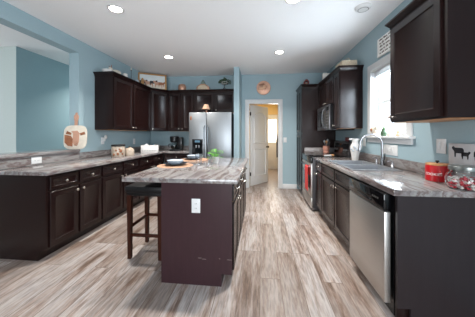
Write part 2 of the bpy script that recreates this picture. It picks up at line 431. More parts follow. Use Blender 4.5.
# kitchen window
wnd = bpy.data.objects.new('window_1', None); C.objects.link(wnd); wnd['kind'] = 'structure'
cw = 0.085
bm = new(); slab(bm, [WY0-cw, WY0, WY1, WY1+cw], [WZ0, WZ1, WZ1+cw], lambda i, j: not (i == 1 and j == 0), XR-0.02, XR, 'YZ', 0.004)
build('window_casing', bm, 'white_trim', wnd)
bm = new(); slab(bm, [WY0, WY0+0.006, WY1-0.006, WY1], [WZ0, WZ1-0.006, WZ1], lambda i, j: not (i == 1 and j == 0), XR-0.005, XR+0.15, 'YZ'); build('window_jamb', bm, 'white_trim', wnd)
bm = new(); box(bm, XR-0.065, XR+0.10, WY0-cw-0.035, WY1+cw+0.035, WZ0-0.025, WZ0, 0.005)
box(bm, XR-0.022, XR, WY0-cw, WY1+cw, WZ0-0.085, WZ0-0.025, 0.003)
build('window_sill', bm, 'white_trim', wnd)
bm = new(); slab(bm, [WY0, WY0+0.035, WY1-0.035, WY1], [WZ0, WZ0+0.04, 1.70, 1.745, WZ1-0.035, WZ1], lambda i, j: not (i == 1 and j in (1, 3)), XR+0.085, XR+0.125, 'YZ', 0.003)
build('window_sash', bm, 'white_trim', wnd)
build('pane', box(new(), XR+0.103, XR+0.107, WY0+0.03, WY1-0.03, WZ0+0.035, WZ1-0.03), 'window_glass', wnd)
bm = new()
for i in range(7): box(bm, XR+0.02, XR+0.07, WY0+0.01, WY1-0.01, 2.155-i*0.012-0.006, 2.155-i*0.012-0.002)
box(bm, XR+0.015, XR+0.075, WY0+0.006, WY1-0.006, 2.155, 2.17)
box(bm, XR+0.02, XR+0.07, WY0+0.01, WY1-0.01, 2.045, 2.06)
for y in (WY0+0.12, WY1-0.12): box(bm, XR+0.044, XR+0.046, y-0.002, y+0.002, 2.05, 2.16)
build('blind', bm, 'white_plastic', wnd, 'raised slatted white blind')
# frames of the unseen dining window and added patio opening behind/left of the camera
bm = new(); slab(bm, [0.0, 0.05, 1.18, 1.22, 2.35, 2.4], [0.5, 0.55, 2.25, 2.3], lambda i, j: not (i in (1, 3) and j == 1), XO-0.08, XO-0.03, 'YZ')
struct('window_2', bm, 'white_trim')
bm = new(); slab(bm, [-0.95, -0.89, 0.22, 0.28, 1.39, 1.45], [0.05, 0.1, 2.24, 2.3], lambda i, j: not (i in (1, 3) and j == 1), YR-0.09, YR-0.04, 'XZ')
struct('window_3', bm, 'white_trim')
bm = new(); box(bm, 1.71, 30, -20, 40, -0.5, -0.3); o = struct('ground_outside', bm, 'lawn')

# ------------------------------------------------------------------ cabinets
def ring_panel(x0, x1, z0, z1, t=0.019, rail=0.055, depth=0.008, y=0.0):
    """cabinet front with a recessed centre, front towards -y"""
    bm = new()
    steps = [(0, 0), (0, -t+0.003), (0.003, -t), (rail, -t), (rail+0.004, -t+depth*0.5), (rail+0.010, -t+depth)]
    if min(x1-x0, z1-z0) < 2.6*rail: 
        r2 = min(x1-x0, z1-z0)*0.22; steps = [(0, 0), (0, -t+0.003), (0.003, -t), (r2, -t), (r2+0.003, -t+depth*0.5), (r2+0.007, -t+depth*0.7)]
    prev = None; first = None
    for ins, yy in steps:
        q = [bm.verts.new((a, y+yy, b)) for a, b in ((x0+ins, z0+ins), (x1-ins, z0+ins), (x1-ins, z1-ins), (x0+ins, z1-ins))]
        if prev:
            for i in range(4): bm.faces.new((prev[i], prev[(i+1) % 4], q[(i+1) % 4], q[i]))
        else: first = q
        prev = q
    bm.faces.new(prev); bm.faces.new(list(reversed(first)))
    return bm
def knob(parent, x, z, y=-0.019):
    bm = new(); lathe(bm, [(0, 0.0), (0.008, 0.0), (0.006, 0.006), (0.006, 0.013), (0.014, 0.018), (0.0155, 0.024), (0.010, 0.029), (0, 0.030)], (x, y, z), '-Y', 14)
    return build('knob', bm, 'pewter', parent)
def base_cabinet(label, w, loc, rz, cols, d=0.595, group='base cabinets', name='base_cabinet', drawer_h=0.135, top=0.872):
    """cols: list of (width fraction, [('drawer'|'door'|'false', z0, z1, knobside)])"""
    t = thing(name, label, 'cabinet', loc, rz, group)
    bm = slab(new(), [0, 0.018, w-0.018, w], [0, 0.02, d-0.012, d], lambda i, j: not (i == 1 and j == 1), 0.125, top, 'XY'); box(bm, 0, w, 0, d, 0.105, 0.125)
    build('body', bm, 'espresso_wood', t)
    bm = new(); box(bm, 0, w, 0.085, d, 0.0, 0.105); build('toe_kick', bm, 'espresso_wood', t)
    x = 0.0
    for fr, items in cols:
        cwid = fr*w; a, b = x+0.014, x+cwid-0.014
        for kind, z0, z1, side in items:
            p = build('door' if kind == 'door' else 'drawer', ring_panel(a, b, z0, z1), 'espresso_wood', t)
            if kind == 'door': knob(p, b-0.03 if side == 'r' else a+0.03, z1-0.045)
            elif kind == 'drawer': knob(p, (a+b)/2, (z0+z1)/2)
        x += cwid
    return t
DR = ('drawer', 0.715, 0.852, 'c')
pair = [(0.5, [DR, ('door', 0.125, 0.69, 'r')]), (0.5, [DR, ('door', 0.125, 0.69, 'l')])]
LX = -2.165
G = 'base cabinets with pewter knobs'
base_cabinet('dark base cabinet nearest the open end of the left counter', 0.76, (LX, 2.045, 0), 90, pair, group=G)
base_cabinet('second dark base cabinet along the left counter, beside the bar stool', 0.93, (LX, 2.805, 0), 90, pair, group=G)
base_cabinet('dark base cabinet on the left run nearest the inside corner', 0.99, (LX, 3.735, 0), 90, pair, group=G)
base_cabinet('dark base cabinet under the coffee maker, left of the refrigerator', 0.575, (-2.135, 4.74, 0), 0, [(1.0, [DR, ('door', 0.125, 0.69, 'l')])], d=0.59, group=G)
# end panel of the peninsula with the toe notch
def end_panel(name, label, x0, x1, y0, y1, z1, notch_at, nw=0.085, nh=0.105, mat='espresso_wood', parent=None):
    if notch_at == 'right': pts = [(x0, 0), (x1-nw, 0), (x1-nw, nh), (x1, nh), (x1, z1), (x0, z1)]
    else: pts = [(x0+nw, 0), (x1, 0), (x1, z1), (x0, z1), (x0, nh), (x0+nw, nh)]
    return build(name, prism(new(), pts, y0, y1, 'XZ', 0.0), mat, parent)
o = end_panel('end_panel', '', -2.76, LX+0.002, 2.022, 2.043, 0.872, 'right')
tag(o, 'plain dark wood end panel closing the left peninsula', 'cabinet panel')

# right run (front faces -X)
RXF = 0.935
base_cabinet('narrow dark base cabinet between the range and the sink cabinet', 0.375, (RXF, 3.765, 0), -90,
             [(1.0, [DR, ('door', 0.125, 0.69, 'l')])], group=G)
base_cabinet('wide dark sink cabinet with two false drawer fronts beside the dishwasher', 1.10, (RXF, 3.385, 0), -90,
             [(0.5, [('false', 0.715, 0.852, 'c'), ('door', 0.125, 0.69, 'r')]), (0.5, [('false', 0.715, 0.852, 'c'), ('door', 0.125, 0.69, 'l')])], group=G)
base_cabinet('sliver of dark base cabinet between the range and the pantry', 0.14, (RXF, 4.695, 0), -90, [(1.0, [('false', 0.125, 0.852, 'c')])], group=G)
o = end_panel('end_panel', '', RXF-0.003, XR-0.004, 1.602, 1.624, 0.872, 'left', mat='end_panel_sheen_wood')
tag(o, 'plain dark wood end panel beside the dishwasher on the right', 'cabinet panel')

# countertops
def stone(name, us, vs, mask, z0, z1, loc, bev=0.004): return build(name, slab(new(), [u-loc[0] for u in us], [v-loc[1] for v in vs], mask, z0-loc[2], z1-loc[2], 'XY', bev), 'stone_top')
ZT = 0.914
t = thing('countertop', 'grey and brown streaked stone countertop wrapping the left peninsula and back corner', 'countertop', (-2.45, 3.0, 0.874), 0, 'streaked stone countertops')
bm = slab(new(), [XL-t.location.x+0.002, -2.13-t.location.x, -1.545-t.location.x], [2.0-3.0, 4.70-3.0, YB-0.002-3.0], lambda i, j: i == 0 or j == 1, 0, 0.04, 'XY', 0.004)
build('slab', bm, 'stone_top', t)
bm = new(); box(bm, XL+0.002+2.45, XL+0.02+2.45, 0.112, 2.318, 0.041, 0.14, 0.003); build('backsplash', bm, 'stone_splash', t)
bm = new(); box(bm, XL+0.022+2.45, -1.545+2.45, 2.318, 2.338, 0.041, 0.14, 0.003); build('backsplash', bm, 'stone_splash', t)
t = thing('raised_bar_top', 'raised stone bar ledge on the half wall behind the left counter', 'bar top', (-2.89, 2.5, 1.03))
bm = new(); box(bm, -0.19, 0.165, -0.5, 0.595, 0.0, 0.038, 0.005); build('slab', bm, 'stone_top', t)
bm = new(); box(bm, 0.126, 0.142, -0.45, 0.605, -0.114, -0.002, 0.0); build('backsplash', bm, 'stone_top', t)

# right counter with the sink cut-out
SX0, SX1, SY0, SY1 = 0.985, 1.44, 2.44, 3.27
loc = (1.2, 2.6, 0.874)
t = thing('countertop', 'streaked stone countertop along the right wall around the sink', 'countertop', loc, 0, 'streaked stone countertops')
bm = slab(new(), [0.90-1.2, SX0-1.2, SX1-1.2, XR-0.002-1.2], [1.585-2.6, SY0-2.6, SY1-2.6, 3.775-2.6], lambda i, j: not (i == 1 and j == 1), 0, 0.04, 'XY', 0.004)
build('slab', bm, 'stone_top', t)
bm = new(); box(bm, XR-0.022-1.2, XR-0.002-1.2, 1.585-2.6, 3.775-2.6, 0.041, 0.145, 0.003); build('backsplash', bm, 'stone_splash', t)
t = thing('countertop', 'small piece of stone countertop between the range and the tall pantry', 'countertop', (1.2, 4.62, 0.874), 0, 'streaked stone countertops')
bm = new(); box(bm, -0.30, 0.348, -0.065, 0.076, 0, 0.04, 0.003); build('slab', bm, 'stone_top', t)
bm = new(); box(bm, -0.28, 0.348, 0.056, 0.075, 0.041, 0.145, 0.003); build('backsplash', bm, 'stone_splash', t)

# island
IX0, IX1, IY0, IY1 = -0.854, -0.24, 1.84, 3.49
isl = thing('kitchen_island', 'dark brown kitchen island base with doors on its right side', 'kitchen island', ((IX0+IX1)/2, IY0, 0))
ix, iy = isl.location.x, IY0
build('body', box(new(), IX0-ix, IX1-ix, 0.02, IY1-iy, 0.105, 0.872), 'island_panel_wood', isl)
build('toe_kick', box(new(), IX0-ix+0.002, IX1-0.085-ix, 0.02, IY1-iy, 0, 0.105), 'island_panel_wood', isl)
pts = [(IX0-ix-0.002, 0), (IX1-0.085-ix, 0), (IX1-0.085-ix, 0.105), (IX1-ix+0.004, 0.105), (IX1-ix+0.004, 0.872), (IX0-ix-0.002, 0.872)]
build('end_panel', prism(new(), pts, 0, 0.018, 'XZ'), 'island_panel_wood', isl)
for x_, z_, w_ in ((0.055, 0.225, 0.035), (0.02, 0.232, 0.03), (0.20, 0.235, 0.012), (0.272, 0.23, 0.04)):
    build('scuff', box(new(), x_, x_+w_, -0.0006, 0.001, z_, z_+0.0025), 'scuff_grey', isl, 'pale scuff mark')
def island_front(y0, w, kinds):
    M = Matrix.Translation((IX1-ix, y0-iy, 0)) @ Matrix.Rotation(R(90), 4, 'Z')
    for kind, a, b, z0, z1, kx, kz in kinds:
        bm = ring_panel(a, b, z0, z1); xf(bm, M); p = build(kind, bm, 'espresso_wood', isl)
        bm = new(); lathe(bm, [(0, 0.0), (0.008, 0.0), (0.006, 0.006), (0.006, 0.013), (0.014, 0.018), (0.0155, 0.024), (0.010, 0.029), (0, 0.030)], (kx, -0.019, kz), '-Y', 14)
        xf(bm, M); build('knob', bm, 'pewter', p)
for q in range(4):
    y0 = IY0 + 0.025 + q*0.398; a, b = 0.012, 0.386
    island_front(y0, 0.398, [('drawer', a, b, 0.715, 0.852, 0.2, 0.785), ('door', a, b, 0.125, 0.69, b-0.03 if q % 2 == 0 else a+0.03, 0.645)])
t = thing('island_countertop', 'large streaked stone slab covering the kitchen island', 'countertop', (-0.70, 1.82, 0.874), 0)
bm = new(); box(bm, -1.21+0.70, -0.185+0.70, 0, 1.70, 0, 0.04, 0.005); build('slab', bm, 'stone_top', t)

# outlets and switches : local front faces -y, origin at plate centre
def wall_plate(name, label, loc, rz, w=0.075, h=0.12, kind='outlet', gangs=1, horizontal=False, group=None, rx=0):
    t = thing(name, label, 'outlet' if kind == 'outlet' else 'switch', loc, rz, group)
    bm = new(); box(bm, -w/2, w/2, -0.006, 0, -h/2, h/2, 0.002); build('plate', bm, 'white_plastic', t)
    for g in range(gangs):
        gx = (g-(gangs-1)/2)*0.046
        if kind == 'outlet':
            for s in (-1, 1):
                cx, cz = (s*0.02, 0) if horizontal else (gx, s*0.02)
                bm = new(); box(bm, cx-0.014, cx+0.014, -0.009, -0.005, cz-0.014, cz+0.014, 0.002); rc = build('socket', bm, 'white_plastic', t)
                bm = new()
                for ss in (-1, 1): box(bm, cx+ss*0.006-0.0015, cx+ss*0.006+0.0015, -0.0095, -0.0085, cz-0.005, cz+0.005)
                build('slot', bm, 'slot_dark', rc)
        else:
            bm = new(); box(bm, gx-0.014, gx+0.014, -0.011, -0.005, -0.033, 0.033, 0.002); build('rocker', bm, 'white_plastic', t)
    return t
wall_plate('wall_outlet', 'white outlet on the end panel of the kitchen island', (-0.545, IY0-0.001, 0.68), 0)
wall_plate('wall_outlet', 'white horizontal outlet on the short splash under the left bar ledge', (-2.747, 2.45, 0.972), 90, 0.125, 0.082, horizontal=True)
wall_plate('light_switch', 'single white light switch beside the hall door', (0.595, YB-0.001, 1.16), 0, kind='switch')
wall_plate('wall_outlet', 'white outlet on the left wall right of the patterned canister', (XL+0.001, 4.595, 1.14), 90)
ol = wall_plate('wall_outlet', 'white outlet with a plugged-in night light left of the canister', (XL+0.001, 3.62, 1.18), 90)
wall_plate('light_switch', 'wide white three-gang switch plate under the kitchen window', (XR-0.001, 2.80, 1.105), -90, 0.29, 0.12, 'switch', 3)
wall_plate('light_switch', 'two-gang white switch plate on the right wall above the red canister', (XR-0.001, 2.055, 1.19), -90, 0.10, 0.125, 'switch', 2)
wall_plate('wall_outlet', 'small white outlet on the right wall beside the white pitcher', (XR-0.001, 3.45, 1.175), -90)
nl = thing('night_light', 'white plug-in night light in the outlet on the left wall', 'night light', (XL+0.009, 3.62, 1.20), 90)
bm = new(); box(bm, -0.028, 0.028, -0.03, -0.003, -0.03, 0.03, 0.006); build('plug_body', bm, 'white_plastic', nl)
bm = new(); ball(bm, (0.02, -0.035, 0.045), 0.035, (1, 0.6, 1.1)); build('shade', bm, 'white_ceramic', nl)

# upper cabinets. local x width, front -y, origin at bottom front-left of body
def crown_bm(path, z, back):
    """cornice swept along a polyline path (outer front line); profile grows outward (to the right-hand side of travel)"""
    prof = [(0.006, -0.022), (0.010, 0.0), (0.030, 0.028), (0.038, 0.034), (0.038, 0.048), (-0.004, 0.048), (-0.004, -0.022)]
    bm = new(); rings = []; n = len(path)
    for i in range(n):
        p = Vector(path[i])
        dirs = []
        if i > 0: dirs.append((Vector(path[i])-Vector(path[i-1])).normalized())
        if i < n-1: dirs.append((Vector(path[i+1])-Vector(path[i])).normalized())
        nr = Vector((0, 0))
        for q in dirs: nr += Vector((q.y, -q.x))
        nr.normalize(); k = 1.0/max(0.3, nr.dot(Vector((dirs[0].y, -dirs[0].x))))
        rings.append([bm.verts.new((p.x+nr.x*o*k, p.y+nr.y*o*k, z+h)) for o, h in prof])
    m = len(prof)
    for a, b in zip(rings, rings[1:]):
        for i in range(m): bm.faces.new((a[i], a[(i+1) % m], b[(i+1) % m], b[i]))
    bm.faces.new(rings[0]); bm.faces.new(list(reversed(rings[-1])))
    return bm
UZ0, UZ1 = 1.37, 2.285
def upper(label, w, loc, rz, doors, z0=UZ0, z1=UZ1, d=0.325, crown=None, bottom=None, rail=None):
    t = thing('wall_cabinet', label, 'cabinet', (loc[0], loc[1], z0), rz, 'dark upper wall cabinets')
    H = z1-z0
    build('body', box(new(), 0, w, 0, d, 0, H+0.046), 'espresso_wood', t)
    build('underside', box(new(), 0.012, w-0.012, 0.02, d-0.004, -0.003, -0.0005), 'natural_wood', t, 'natural tan wood underside')
    x = 0
    for fr, side in doors:
        a, b = x+0.014, x+fr*w-0.014
        p = build('door', ring_panel(a, b, 0.014, H-0.03), 'espresso_wood', t); x += fr*w
        knob(p, b-0.03 if side == 'r' else a+0.03, 0.05)
    if crown: build('crown', crown_bm(crown, H, d), 'espresso_wood', t)
    return t
LUX = XL+0.33; 
upper('dark two-door upper cabinet on the left wall above the patterned canister', 1.25, (LUX, 3.43), 90, [(0.46, 'r'), (0.54, 'l')], d=0.325,
      crown=[(0, 0.325), (0, 0), (1.25, 0)])
# diagonal corner cabinet
t = thing('wall_cabinet', 'dark diagonal corner upper cabinet with one door', 'cabinet', (LUX, 4.682, UZ0), 0, 'dark upper wall cabinets')
H = UZ1-UZ0; ddx, ddy = -2.165-LUX, 5.015-4.682; DL = math.hypot(ddx, ddy); ang = math.degrees(math.atan2(ddy, ddx))
pts = [(0, 0), (ddx, ddy), (ddx, YB-0.003-4.682), (XL+0.003-LUX, YB-0.003-4.682), (XL+0.003-LUX, 0)]
build('body', prism(new(), pts, 0, H+0.046, 'XY'), 'espresso_wood', t)
M = Matrix.Rotation(R(ang), 4, 'Z')
bm = ring_panel(0.02, DL-0.02, 0.014, H-0.03); xf(bm, M); p = build('door', bm, 'espresso_wood', t)
bm = new(); lathe(bm, [(0, 0.0), (0.008, 0.0), (0.006, 0.013), (0.0155, 0.022), (0.010, 0.029), (0, 0.030)], (0.05, -0.019, 0.05), '-Y', 14); xf(bm, M); build('knob', bm, 'pewter', p)
build('crown', crown_bm([(0, 0), (ddx, ddy)], H, 0), 'espresso_wood', t)
upper('dark two-door upper cabinet on the back wall above the coffee maker', 0.63, (-2.163, 5.012), 0, [(0.5, 'r'), (0.5, 'l')], crown=[(0, 0), (0.63, 0)])
upper('short dark two-door cabinet above the refrigerator', 0.965, (-1.531, 5.012), 0, [(0.5, 'r'), (0.5, 'l')], z0=1.80, crown=[(0, 0), (0.965, 0)])
# right-hand uppers (face -X)
RUX = XR-0.33
upper('short dark two-door cabinet directly above the microwave', 0.925, (RUX, 4.692), -90, [(0.5, 'r'), (0.5, 'l')], z0=1.805, crown=[(0, 0), (0.925, 0)])
upper('narrow dark upper cabinet between the microwave and the window', 0.265, (RUX, 3.765), -90, [(1.0, 'l')], z0=1.385, crown=[(0, 0), (0.265, 0), (0.265, 0.325)])
t = upper('large dark upper cabinet nearest the camera at the right of the window', 0.62, (RUX, 2.19), -90, [(0.96, 'l')], z0=1.40,
      crown=[(0, 0.325), (0, 0), (0.62, 0), (0.62, 0.325)])

# pantry
t = thing('pantry_cabinet', 'tall dark pantry cabinet at the far end of the right counter', 'cabinet', (0.88, YB-0.005, 0), -90)
build('body', box(new(), 0, 0.635, 0, 0.665, 0.105, UZ1+0.046), 'espresso_wood', t)
build('toe_kick', box(new(), 0, 0.635, 0.08, 0.665, 0, 0.105), 'espresso_wood', t)
for z0, z1, kz in ((0.125, 1.30, 1.25), (1.325, UZ1-0.03, 1.37)):
    for a, b, kx in ((0.012, 0.312, 0.29), (0.322, 0.622, 0.345)):
        p = build('door', ring_panel(a, b, z0, z1), 'espresso_wood', t); knob(p, kx, kz)
build('crown', crown_bm([(0, 0), (0.635, 0), (0.635, 0.30)], UZ1, 0), 'espresso_wood', t)

# ------------------------------------------------------------------ appliances
# refrigerator, local front -y at y=0
t = thing('refrigerator', 'stainless side-by-side refrigerator with a black water dispenser', 'refrigerator', (-1.525, 4.60, 0))
FW = 0.925
build('body', box(new(), 0.004, FW-0.004, 0.07, 0.72, 0.02, 1.75, 0.004), 'dark_iron', t)
def fdoor(x0, x1, lab):
    bm = new(); box(bm, x0, x1, 0, 0.065, 0.09, 1.765, 0.012); return build('door', bm, 'stainless', t, lab)
fz = 0.385
dl = fdoor(0, fz-0.003, 'narrow freezer door'); dr = fdoor(fz+0.003, FW, 'wide fridge door')
for dd, hx in ((dl, fz-0.035), (dr, fz+0.035)):
    bm = new(); tube(bm, [(hx, -0.004, 0.62), (hx, -0.05, 0.66), (hx, -0.055, 1.05), (hx, -0.05, 1.44), (hx, -0.004, 1.48)], 0.011); build('handle', bm, 'chrome', dd)
bm = new(); slab(bm, [0.08, 0.105, 0.285, 0.31], [0.86, 0.90, 1.10, 1.19], lambda i, j: not (i == 1 and j == 1), -0.012, 0.001, 'XZ', 0.003); dp = build('dispenser', bm, 'black_plastic', dl)
build('dispenser_recess', box(new(), 0.105, 0.285, -0.003, -0.001, 0.90, 1.10), 'black_glass', dp)
bm = new(); box(bm, 0.15, 0.18, -0.012, -0.003, 1.0, 1.06, 0.002); box(bm, 0.21, 0.24, -0.012, -0.003, 1.0, 1.06, 0.002); build('dispenser_paddle', bm, 'stainless', dp)
bm = new(); box(bm, 0.14, 0.25, -0.014, -0.011, 1.12, 1.165); build('dispenser_display', bm, 'blue_glaze', dp)
bm = new(); box(bm, 0.01, FW-0.01, 0.02, 0.07, 0.0, 0.085); build('kick_grille', bm, 'black_plastic', t)
bm = new(); box(bm, 0.03, 0.065, -0.004, 0.001, 1.60, 1.68, 0.001); build('badge', bm, 'cow_brown', dl)

# dishwasher facing -X
t = thing('dishwasher', 'stainless dishwasher with black control strip at the near end of the right counter', 'dishwasher', (0.875, 2.275, 0), -90)
build('body', box(new(), 0.005, 0.625, 0.06, 0.60, 0.02, 0.868), 'black_plastic', t)
build('door', box(new(), 0.012, 0.622, 0.0, 0.042, 0.10, 0.742, 0.005), 'brushed_front', t)
cp = build('control_panel', box(new(), 0.012, 0.622, -0.004, 0.05, 0.75, 0.868, 0.006), 'black_glass', t)
bm = new(); box(bm, 0.20, 0.44, -0.012, -0.003, 0.765, 0.79, 0.003); build('handle_pocket', bm, 'black_plastic', cp)
bm = new()
for i in range(5): box(bm, 0.06+i*0.022, 0.074+i*0.022, -0.006, -0.0035, 0.815, 0.825)
for i in range(4): box(bm, 0.46+i*0.025, 0.475+i*0.025, -0.006, -0.0035, 0.812, 0.826)
build('button', bm, 'slot_dark', cp)
build('toe_kick', box(new(), 0.012, 0.622, 0.075, 0.09, 0.0, 0.095), 'black_plastic', t)
# filler between dishwasher and end panel
o = build('filler_strip', box(new(), -0.011, 0.011, 0.0, 0.55, 0, 0.872), 'espresso_wood'); tag(o, 'thin dark filler strip between the dishwasher and the end panel', 'cabinet panel', loc=(1.0, 1.637, 0), rz=-90)
o.location = (0.94, 1.637, 0)

# range facing -X
t = thing('range', 'stainless electric range with glass top and red towel on its handle', 'range', (0.85, 4.545, 0), -90)
W = 0.76
build('body', box(new(), 0.0, W, 0.03, 0.66, 0.03, 0.905), 'dark_steel', t)
od = build('oven_door', box(new(), 0.006, W-0.006, 0, 0.03, 0.24, 0.80, 0.005), 'brushed_front', t)
build('oven_window', box(new(), 0.12, W-0.12, -0.002, 0.004, 0.36, 0.66, 0.002), 'black_glass', od)
bm = new(); tube(bm, [(0.05, 0.0, 0.745), (0.05, -0.028, 0.745), (W-0.05, -0.028, 0.745), (W-0.05, 0.0, 0.745)], 0.011); build('handle', bm, 'chrome', od)
build('storage_drawer', box(new(), 0.006, W-0.006, 0, 0.03, 0.06, 0.23, 0.005), 'brushed_front', t)
build('front_rail', box(new(), 0.0, W, 0.0, 0.03, 0.81, 0.90, 0.003), 'black_glass', t)
build('cooktop', box(new(), -0.002, W+0.002, 0.0, 0.62, 0.906, 0.918, 0.003), 'black_glass', t)
for bx, by, br in ((0.2, 0.17, 0.1), (0.56, 0.17, 0.08), (0.2, 0.45, 0.08), (0.56, 0.45, 0.1)):
    bm = new(); lathe(bm, [(br-0.004, 0.9185), (br, 0.919), (br+0.004, 0.9185)], (bx, by, 0), seg=28); build('burner_ring', bm, 'slot_dark', t)
bp_ = build('backguard', prism(new(), [(0.60, 0.918), (0.69, 0.918), (0.69, 1.17), (0.645, 1.17), (0.625, 1.16)], 0.0, W, 'YZ'), 'dark_steel', t)
build('control_panel', prism(new(), [(0.603, 0.95), (0.606, 0.95), (0.6255, 1.13), (0.6205, 1.13)], 0.05, W-0.05, 'YZ'), 'black_glass', bp_)
for i in range(4):
    kx = (0.12, 0.2, 0.56, 0.64)[i]; bm = new(); lathe(bm, [(0, 0), (0.02, 0), (0.017, 0.022), (0, 0.024)], (kx, 0.610, 1.02), '-Y', 14); build('knob', bm, 'stainless', bp_)
# towel over the oven handle
bm = new(); NX, NZ = 12, 16; g = []
for j in range(NZ+1):
    row = []
    v = j/NZ
    for i in range(NX+1):
        u = i/NX; x = -0.12+0.24*u
        if v < 0.25: z = -0.16 + 0.16*(v/0.25)**1; y = 0.016
        elif v < 0.32: a = (v-0.25)/0.07*math.pi; z = 0.0+0.016*math.sin(a); y = 0.016*math.cos(a)
        else: z = -(v-0.32)/0.68*0.42; y = -0.018-0.004*math.sin(v*3)
        y += 0.002*math.sin(u*14+v*2)*(0.2+abs(z)*2.5)*0.8
        x *= 1.0-0.12*max(0, 0.1+z)
        row.append(bm.verts.new((x, y, z)))
    g.append(row)
for j in range(NZ):
    for i in range(NX): bm.faces.new((g[j][i], g[j][i+1], g[j+1][i+1], g[j+1][i]))
tw = build('dish_towel', bm, 'towel_red'); tag(tw, 'coral red dish towel hanging from the oven handle', 'towel', loc=(0.85-0.030, 3.92, 0.756), rz=-90)
so = tw.modifiers.new('thick', 'SOLIDIFY'); so.thickness = 0.005; so.offset = 0
tw.modifiers.new('sub', 'SUBSURF').render_levels = 1

# microwave facing -X, over the range
t = thing('microwave', 'over-the-range stainless and black microwave with a curved handle', 'microwave', (1.14, 4.545, 1.362), -90)
build('body', box(new(), 0, 0.765, 0.03, 0.40, 0, 0.435), 'black_plastic', t)
md = build('door', box(new(), 0.002, 0.57, 0, 0.03, 0.004, 0.43, 0.004), 'dark_steel', t)
build('window', box(new(), 0.05, 0.46, -0.002, 0.002, 0.07, 0.36, 0.001), 'black_glass', md)
bm = new(); tube(bm, [(0.52, 0.0, 0.05), (0.52, -0.035, 0.09), (0.52, -0.05, 0.215), (0.52, -0.035, 0.34), (0.52, 0.0, 0.38)], 0.013); build('handle', bm, 'chrome', md)
cp = build('control_panel', box(new(), 0.575, 0.763, 0, 0.03, 0.004, 0.43, 0.004), 'dark_steel', t)
build('display', box(new(), 0.60, 0.74, -0.002, 0.002, 0.34, 0.40), 'black_glass', cp)
bm = new()
for r_ in range(5):
    for c_ in range(3): box(bm, 0.60+c_*0.05, 0.635+c_*0.05, -0.002, 0.001, 0.06+r_*0.05, 0.09+r_*0.05)
build('keypad', bm, 'slot_dark', cp)
build('vent_strip', box(new(), 0.0, 0.765, 0.004, 0.03, 0.431, 0.44), 'black_plastic', t)

# sink and faucet
t = thing('sink', 'double-bowl stainless drop-in sink in the right counter', 'sink', ((SX0+SX1)/2, (SY0+SY1)/2, ZT))
hx, hy = (SX1-SX0)/2, (SY1-SY0)/2
bm = slab(new(), [-hx-0.02, -hx+0.012, hx-0.012, hx+0.02], [-hy-0.02, -hy+0.012, -0.015, 0.015, hy-0.012, hy+0.02], lambda i, j: not (i == 1 and j in (1, 3)), 0.001, 0.006, 'XY', 0.001)
build('rim', bm, 'sink_steel', t)
for a, b in ((-hy+0.012, -0.015), (0.015, hy-0.012)):
    bm = new(); x0, x1 = -hx+0.012, hx-0.012
    def lvl(ins, z): return [bm.verts.new(p) for p in ((x0+ins, a+ins, z), (x1-ins, a+ins, z), (x1-ins, b-ins, z), (x0+ins, b-ins, z))]
    rs = [lvl(0, 0.004), lvl(0.006, -0.02), lvl(0.012, -0.15), lvl(0.05, -0.175)]
    for p_, q_ in zip(rs, rs[1:]):
        for i in range(4): bm.faces.new((p_[i], p_[(i+1) % 4], q_[(i+1) % 4], q_[i]))
    bm.faces.new(rs[-1]); o = build('bowl', bm, 'sink_steel', t)
    bm = new(); lathe(bm, [(0, -0.172), (0.038, -0.172), (0.042, -0.175)], (0, (a+b)/2, 0)); build('drain', bm, 'chrome', o)
t = thing('faucet', 'chrome gooseneck kitchen faucet behind the sink', 'faucet', (1.496, 2.875, ZT+0.001))
bm = new(); lathe(bm, [(0, 0), (0.029, 0), (0.029, 0.008), (0.022, 0.02), (0.02, 0.07), (0.017, 0.085), (0, 0.085)]); build('base', bm, 'chrome', t)
pts = [(0, 0, 0.08), (0, 0, 0.27)]
for i in range(1, 13):
    a = math.pi*i/12; pts.append((-0.115+0.115*math.cos(a), 0.03*(1-math.cos(a)), 0.27+0.105*math.sin(a)))
pts += [(-0.232, 0.062, 0.24), (-0.234, 0.062, 0.215)]
bm = new(); tube(bm, pts, 0.0125, 12); build('spout', bm, 'chrome', t)
bm = new(); tube(bm, [(-0.233, 0.062, 0.235), (-0.236, 0.062, 0.19), (-0.237, 0.062, 0.165)], [0.015, 0.018, 0.016], 12); build('spray_head', bm, 'chrome', t)
bm = new(); tube(bm, [(0, -0.015, 0.055), (0.0, -0.045, 0.075), (0.0, -0.06, 0.15)], [0.011, 0.009, 0.006]); build('lever', bm, 'chrome', t)
def dispenser(label, loc):
    t = thing('soap_dispenser', label, 'soap dispenser', loc)
    bm = new(); lathe(bm, [(0, 0), (0.024, 0), (0.022, 0.012), (0.013, 0.022), (0.012, 0.05), (0, 0.05)]); build('base', bm, 'soap_steel', t)
    bm = new(); tube(bm, [(0, 0, 0.048), (0, 0, 0.07), (-0.02, 0, 0.078), (-0.05, 0, 0.068)], 0.007); build('nozzle', bm, 'soap_steel', t)
dispenser('short chrome soap pump right of the faucet near the wall', (1.495, 2.66, ZT+0.001))
dispenser('short chrome cap left of the gooseneck faucet', (1.495, 3.00, ZT+0.001))

